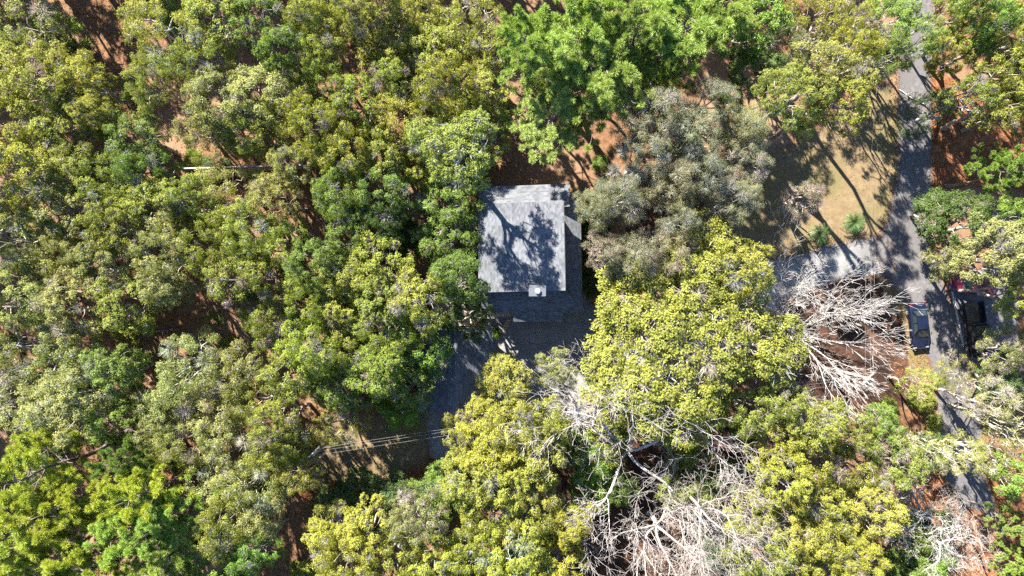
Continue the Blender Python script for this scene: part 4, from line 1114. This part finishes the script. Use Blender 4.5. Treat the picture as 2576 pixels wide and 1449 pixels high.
# garden deck beside the house
dk = empty('deck', P(1140, 790)); db = Vector(dk.location)
p0, p1 = P(1090, 820, .7) - db, P(1195, 750, .7) - db
nb = int((p1.y - p0.y) / .15); bm_ = MB(); bm_.box(p0.x, p1.x, -.066, .066, .66, .70); me = bm_.mesh('plank', M['wood_grey'])
for i in range(nb):
    o = obj('plank', me, dk); o.location = (0, p0.y + .15 * (i + .5), 0)
for x in (p0.x + .1, p1.x - .1):
    for y in (p0.y + .1, p1.y - .1):
        m = MB(); m.box(x - .05, x + .05, y - .05, y + .05, 0, .655); m.build('leg', M['wood_grey'], dk)
for (a, b) in (((p0.x, p1.y), (p1.x * .2, p1.y)), ((p0.x, p0.y), (p0.x, p1.y)), ((p0.x, p0.y), (p1.x * .2, p0.y))):
    m = MB(); m.beam((a[0], a[1], 1.65), (b[0], b[1], 1.65), .12, .05); m.build('handrail', M['pale_wood'], dk)
    for t in (0.04, .5, .96):
        q = Vector((*a, 0)).lerp(Vector((*b, 0)), t); m = MB(); m.box(q.x - .04, q.x + .04, q.y - .04, q.y + .04, .7, 1.62); m.build('rail_post', M['pale_wood'], dk)
tag(dk, 'wooden garden deck with pale handrail beside the house', 'deck')
# orange wooden steps and pale patio by the garage
st = empty('timber_steps', P(1012, 965)); 
for i in range(4):
    m = MB(); m.box(-.35, .35, -1.0 + i * .5, -.52 + i * .5, .12 + i * .14, .17 + i * .14); m.build('tread', M['wood_orange'], st)
for s in (-1, 1):
    m = MB(); m.beam((s * .38, -1.0, .08), (s * .38, 1.0, .56), .05, .2); m.build('stringer', M['wood_orange'], st)
tag(st, 'orange timber steps beside the garden patio', 'steps')
flat('patio', [(940, 945), (1004, 942), (1004, 1000), (945, 1003)], 0.012, M['sidewalk'], wob=.05)

# bench on the motor court
bn = empty('bench', P(1272, 820), R(-28))
for k in range(4):
    m = MB(); m.box(-.2 + k * .11, -.11 + k * .11, -.75, .75, .44, .475); m.build('slat', M['wood_tan'], bn)
for y in (-.6, .6):
    for x in (-.16, .16):
        m = MB(); m.box(x - .03, x + .03, y - .03, y + .03, 0, .40); m.build('leg', M['wood_grey'], bn)
    m = MB(); m.box(-.2, .22, y - .035, y + .035, .40, .438); m.build('cross_bar', M['wood_grey'], bn)
tag(bn, 'slatted tan wooden bench on the motor court', 'bench')

# utility poles and wires
def pole(fx, fy, H, label, rz):
    p = P(fx, fy, H); e = empty('utility_pole', (p.x, p.y, 0), rz)
    m = MB(); m.cyl((0, 0), .15, 0, H, 14, .10); m.build('post', M['wood_grey'], e, smooth=False)
    m = MB(); m.box(-.7, .7, .10, .20, H - .5, H - .38); m.build('crossarm', M['wood_grey'], e)
    for x in (-.55, 0.05, .45):
        m = MB(); m.cyl((x, .15), .05, H - .38, H - .22, 10, .035); m.build('insulator', M['galv'], e)
    tag(e, label, 'pole')
    return e, p
def wire(a, b, sag, label, group, r=.0065):
    n = 24; pts = []
    for i in range(n + 1):
        t = i / n; q = a.lerp(b, t); q.z -= sag * 4 * t * (1 - t); pts.append(tuple(q))
    pts = np.array(pts); v, q = segs_mesh(pts[:-1], pts[1:], np.full(n, r), np.full(n, r), 5)
    o = obj('utility_wire', mesh_np('utility_wire', v, quads=q, mats=(M['wire'],)))
    return tag(o, label, 'wire', group)
HP = 9.0
eA, A_ = pole(2195, 955, HP, 'wooden utility pole among the bare fan-shaped tree branches', R(45))
eB, B_ = pole(790, 1142, HP, 'wooden utility pole hidden beside the shaded lawn', R(45))
eC, C_ = pole(2256, -60, HP, 'wooden utility pole beside the far end of the lane', 0)
bpy.context.view_layer.update()
def tips(e): return [e.matrix_world @ Vector((x, .15, HP - .22)) for x in (-.55, .05, .45)]
tA, tB, tC = tips(eA), tips(eB), tips(eC)
for i in range(3):
    wire(tB[i], tA[2 - i] if False else tA[i], 1.6, 'thin grey wire strung over the shaded lawn and driveway', 'wires over the shaded lawn')
    wire(tA[i], tC[i], 1.3, 'thin grey wire strung along the lane over the tan lawn', 'wires along the lane')

# mailbox on the verge
mb_ = empty('mailbox', P(2366, 1195), R(70))
m = MB(); m.box(-.05, .05, -.05, .05, 0, 1.0); m.build('post', M['wood_grey'], mb_)
m = MB(); m.box(-.10, .10, -.25, .25, 1.0, 1.14); m.cyl((0, 0), .001, 1.14, 1.15, 4); m.build('box', M['white_metal'], mb_, bevel=.0)
m = MB(); m.box(-.11, .11, .252, .262, 1.0, 1.15); m.build('door', M['dark_metal'], mb_)
m = MB(); m.box(.102, .115, .05, .08, 1.05, 1.28); m.build('flag', M['red_lens'], mb_)
tag(mb_, 'white mailbox on a wooden post beside the straw-covered lane', 'mailbox')

# brush pile of grey sticks
bp_ = empty('brush_pile', P(450, 52, .5)); bpz = np.random.default_rng(77)
bp_.location.z = 0
for i in range(6):
    a = R(bpz.normal() * 6); L = bpz.uniform(1.6, 2.4); segs = []
    pts = path(np.array([-L, i * .28 - .8, .18 + .1 * (i % 2)]), np.array([L, i * .28 - .8 + math.sin(a) * L, .22 + .1 * (i % 2)]), 5, .12, bpz); add_path(segs, pts, .09, .06)
    o = obj('log', segs_to_mesh('log', segs, M['bark']), bp_); o.color = (.40, .36, .33, 1)
segs = []
for i in range(160):
    a = bpz.uniform(0, 2 * PI); q = np.array([bpz.normal() * 1.3, bpz.normal() * .8 + .5, bpz.uniform(.1, .9)]); d = np.array([math.cos(a), math.sin(a), bpz.normal() * .25]) * bpz.uniform(.3, .9)
    add_path(segs, path(q - d, q + d, 3, .3, bpz), .02, .01)
o = obj('twigs', segs_to_mesh('twigs', segs, M['bark']), bp_); o.color = (.48, .44, .42, 1); tag(o, kind='stuff')
tag(bp_, 'pile of grey logs and brushwood in the wood', 'brush pile')
# fallen trunks
def log_(a, b, r, label, c):
    pa, pb = P(*a, r), P(*b, r); g = np.random.default_rng(int(a[0])); segs = []
    o0 = (pa + pb) / 2
    pts = path(np.array(pa - o0), np.array(pb - o0), 8, .15, g); pts[:, 2] += 0
    add_path(segs, pts, r, r * .55)
    for k in (3, 5, 6):
        add_path(segs, path(pts[k], pts[k] + np.array([g.normal() * .8, g.normal() * .8, .5 + g.random() * .6]), 4, .3, g), r * .35, .02)
    o = obj('fallen_log', segs_to_mesh('fallen_log', segs, M['bark']), None); o.location = (o0.x, o0.y, r); o.color = (*c, 1)
    return tag(o, label, 'log')
log_((340, 850), (450, 828), .2, 'dark fallen trunk across the orange clearing in the wood', (.16, .12, .09))
log_((2330, 268), (2262, 225), .08, 'pale fallen branch on the verge of the lane', (.5, .46, .42))
log_((395, 1120), (450, 1105), .12, 'grey fallen limb in the gap beside the fan palm', (.45, .42, .4))

# each unnamed tree is told by its rank from a landmark
LAND = [('the brush pile', 450, 52), ('the long pale-topped fence', 600, 420), ('the orange clearing', 500, 800), ('the lime-yellow pines', 110, 1290), ('the shaded lawn with wires', 950, 1120),
        ('the garden deck', 1140, 790), ('the forked-trunk oak', 1170, 440), ('the pines behind the house', 1450, 180), ('the tan lawn', 2080, 420), ('the far end of the lane', 2300, 40), ('the dark red car', 2447, 716),
        ('the mailbox', 2366, 1195), ('the bare twisting oak', 2290, 1320), ('the wide bare tree', 1600, 1200), ('the bare fan-shaped tree', 2060, 860), ('the garage', 1148, 925), ('the fan palm', 345, 1075),
        ('the fallen trunk', 395, 840), ('the bare grey tree', 2560, 400), ('the short fence by the shaded lawn', 900, 1020), ('the pale straw gap', 790, 570)]
ORD = ['nearest', 'second nearest', 'third nearest', 'fourth nearest', 'fifth nearest', 'sixth nearest', 'seventh nearest', 'eighth nearest', 'ninth nearest', 'tenth nearest', 'eleventh nearest', 'twelfth nearest']
bins = {}
for e, c, t, x, y, land, what in UNNAMED:
    fx, fy = 1288 + x / (S0 * .88), 724.5 - y / (S0 * .88)
    if not land and not (-60 < fx < 2640 and -60 < fy < 1510):
        e['label'] = f'{CNAME[c]} {KNAME[t]} in the wood beyond the plot'; e['group'] = 'trees of the outer wood'; continue
    ds = [((fx - lx) ** 2 + (fy - ly) ** 2, n) for n, lx, ly in (land or LAND)]
    dd, n = min(ds); bins.setdefault((what or f'{CNAME[c]} {KNAME[t]}', n), []).append((dd, e))
for (w_, n), lst in bins.items():
    lst.sort(key=lambda q: q[0])
    for i, (dd, e) in enumerate(lst):
        e['label'] = (f'{w_} near {n}' if len(lst) == 1 else f'{ORD[min(i, 11)]} {w_} to {n}')
print('BASES ON PAVING:', BAD)
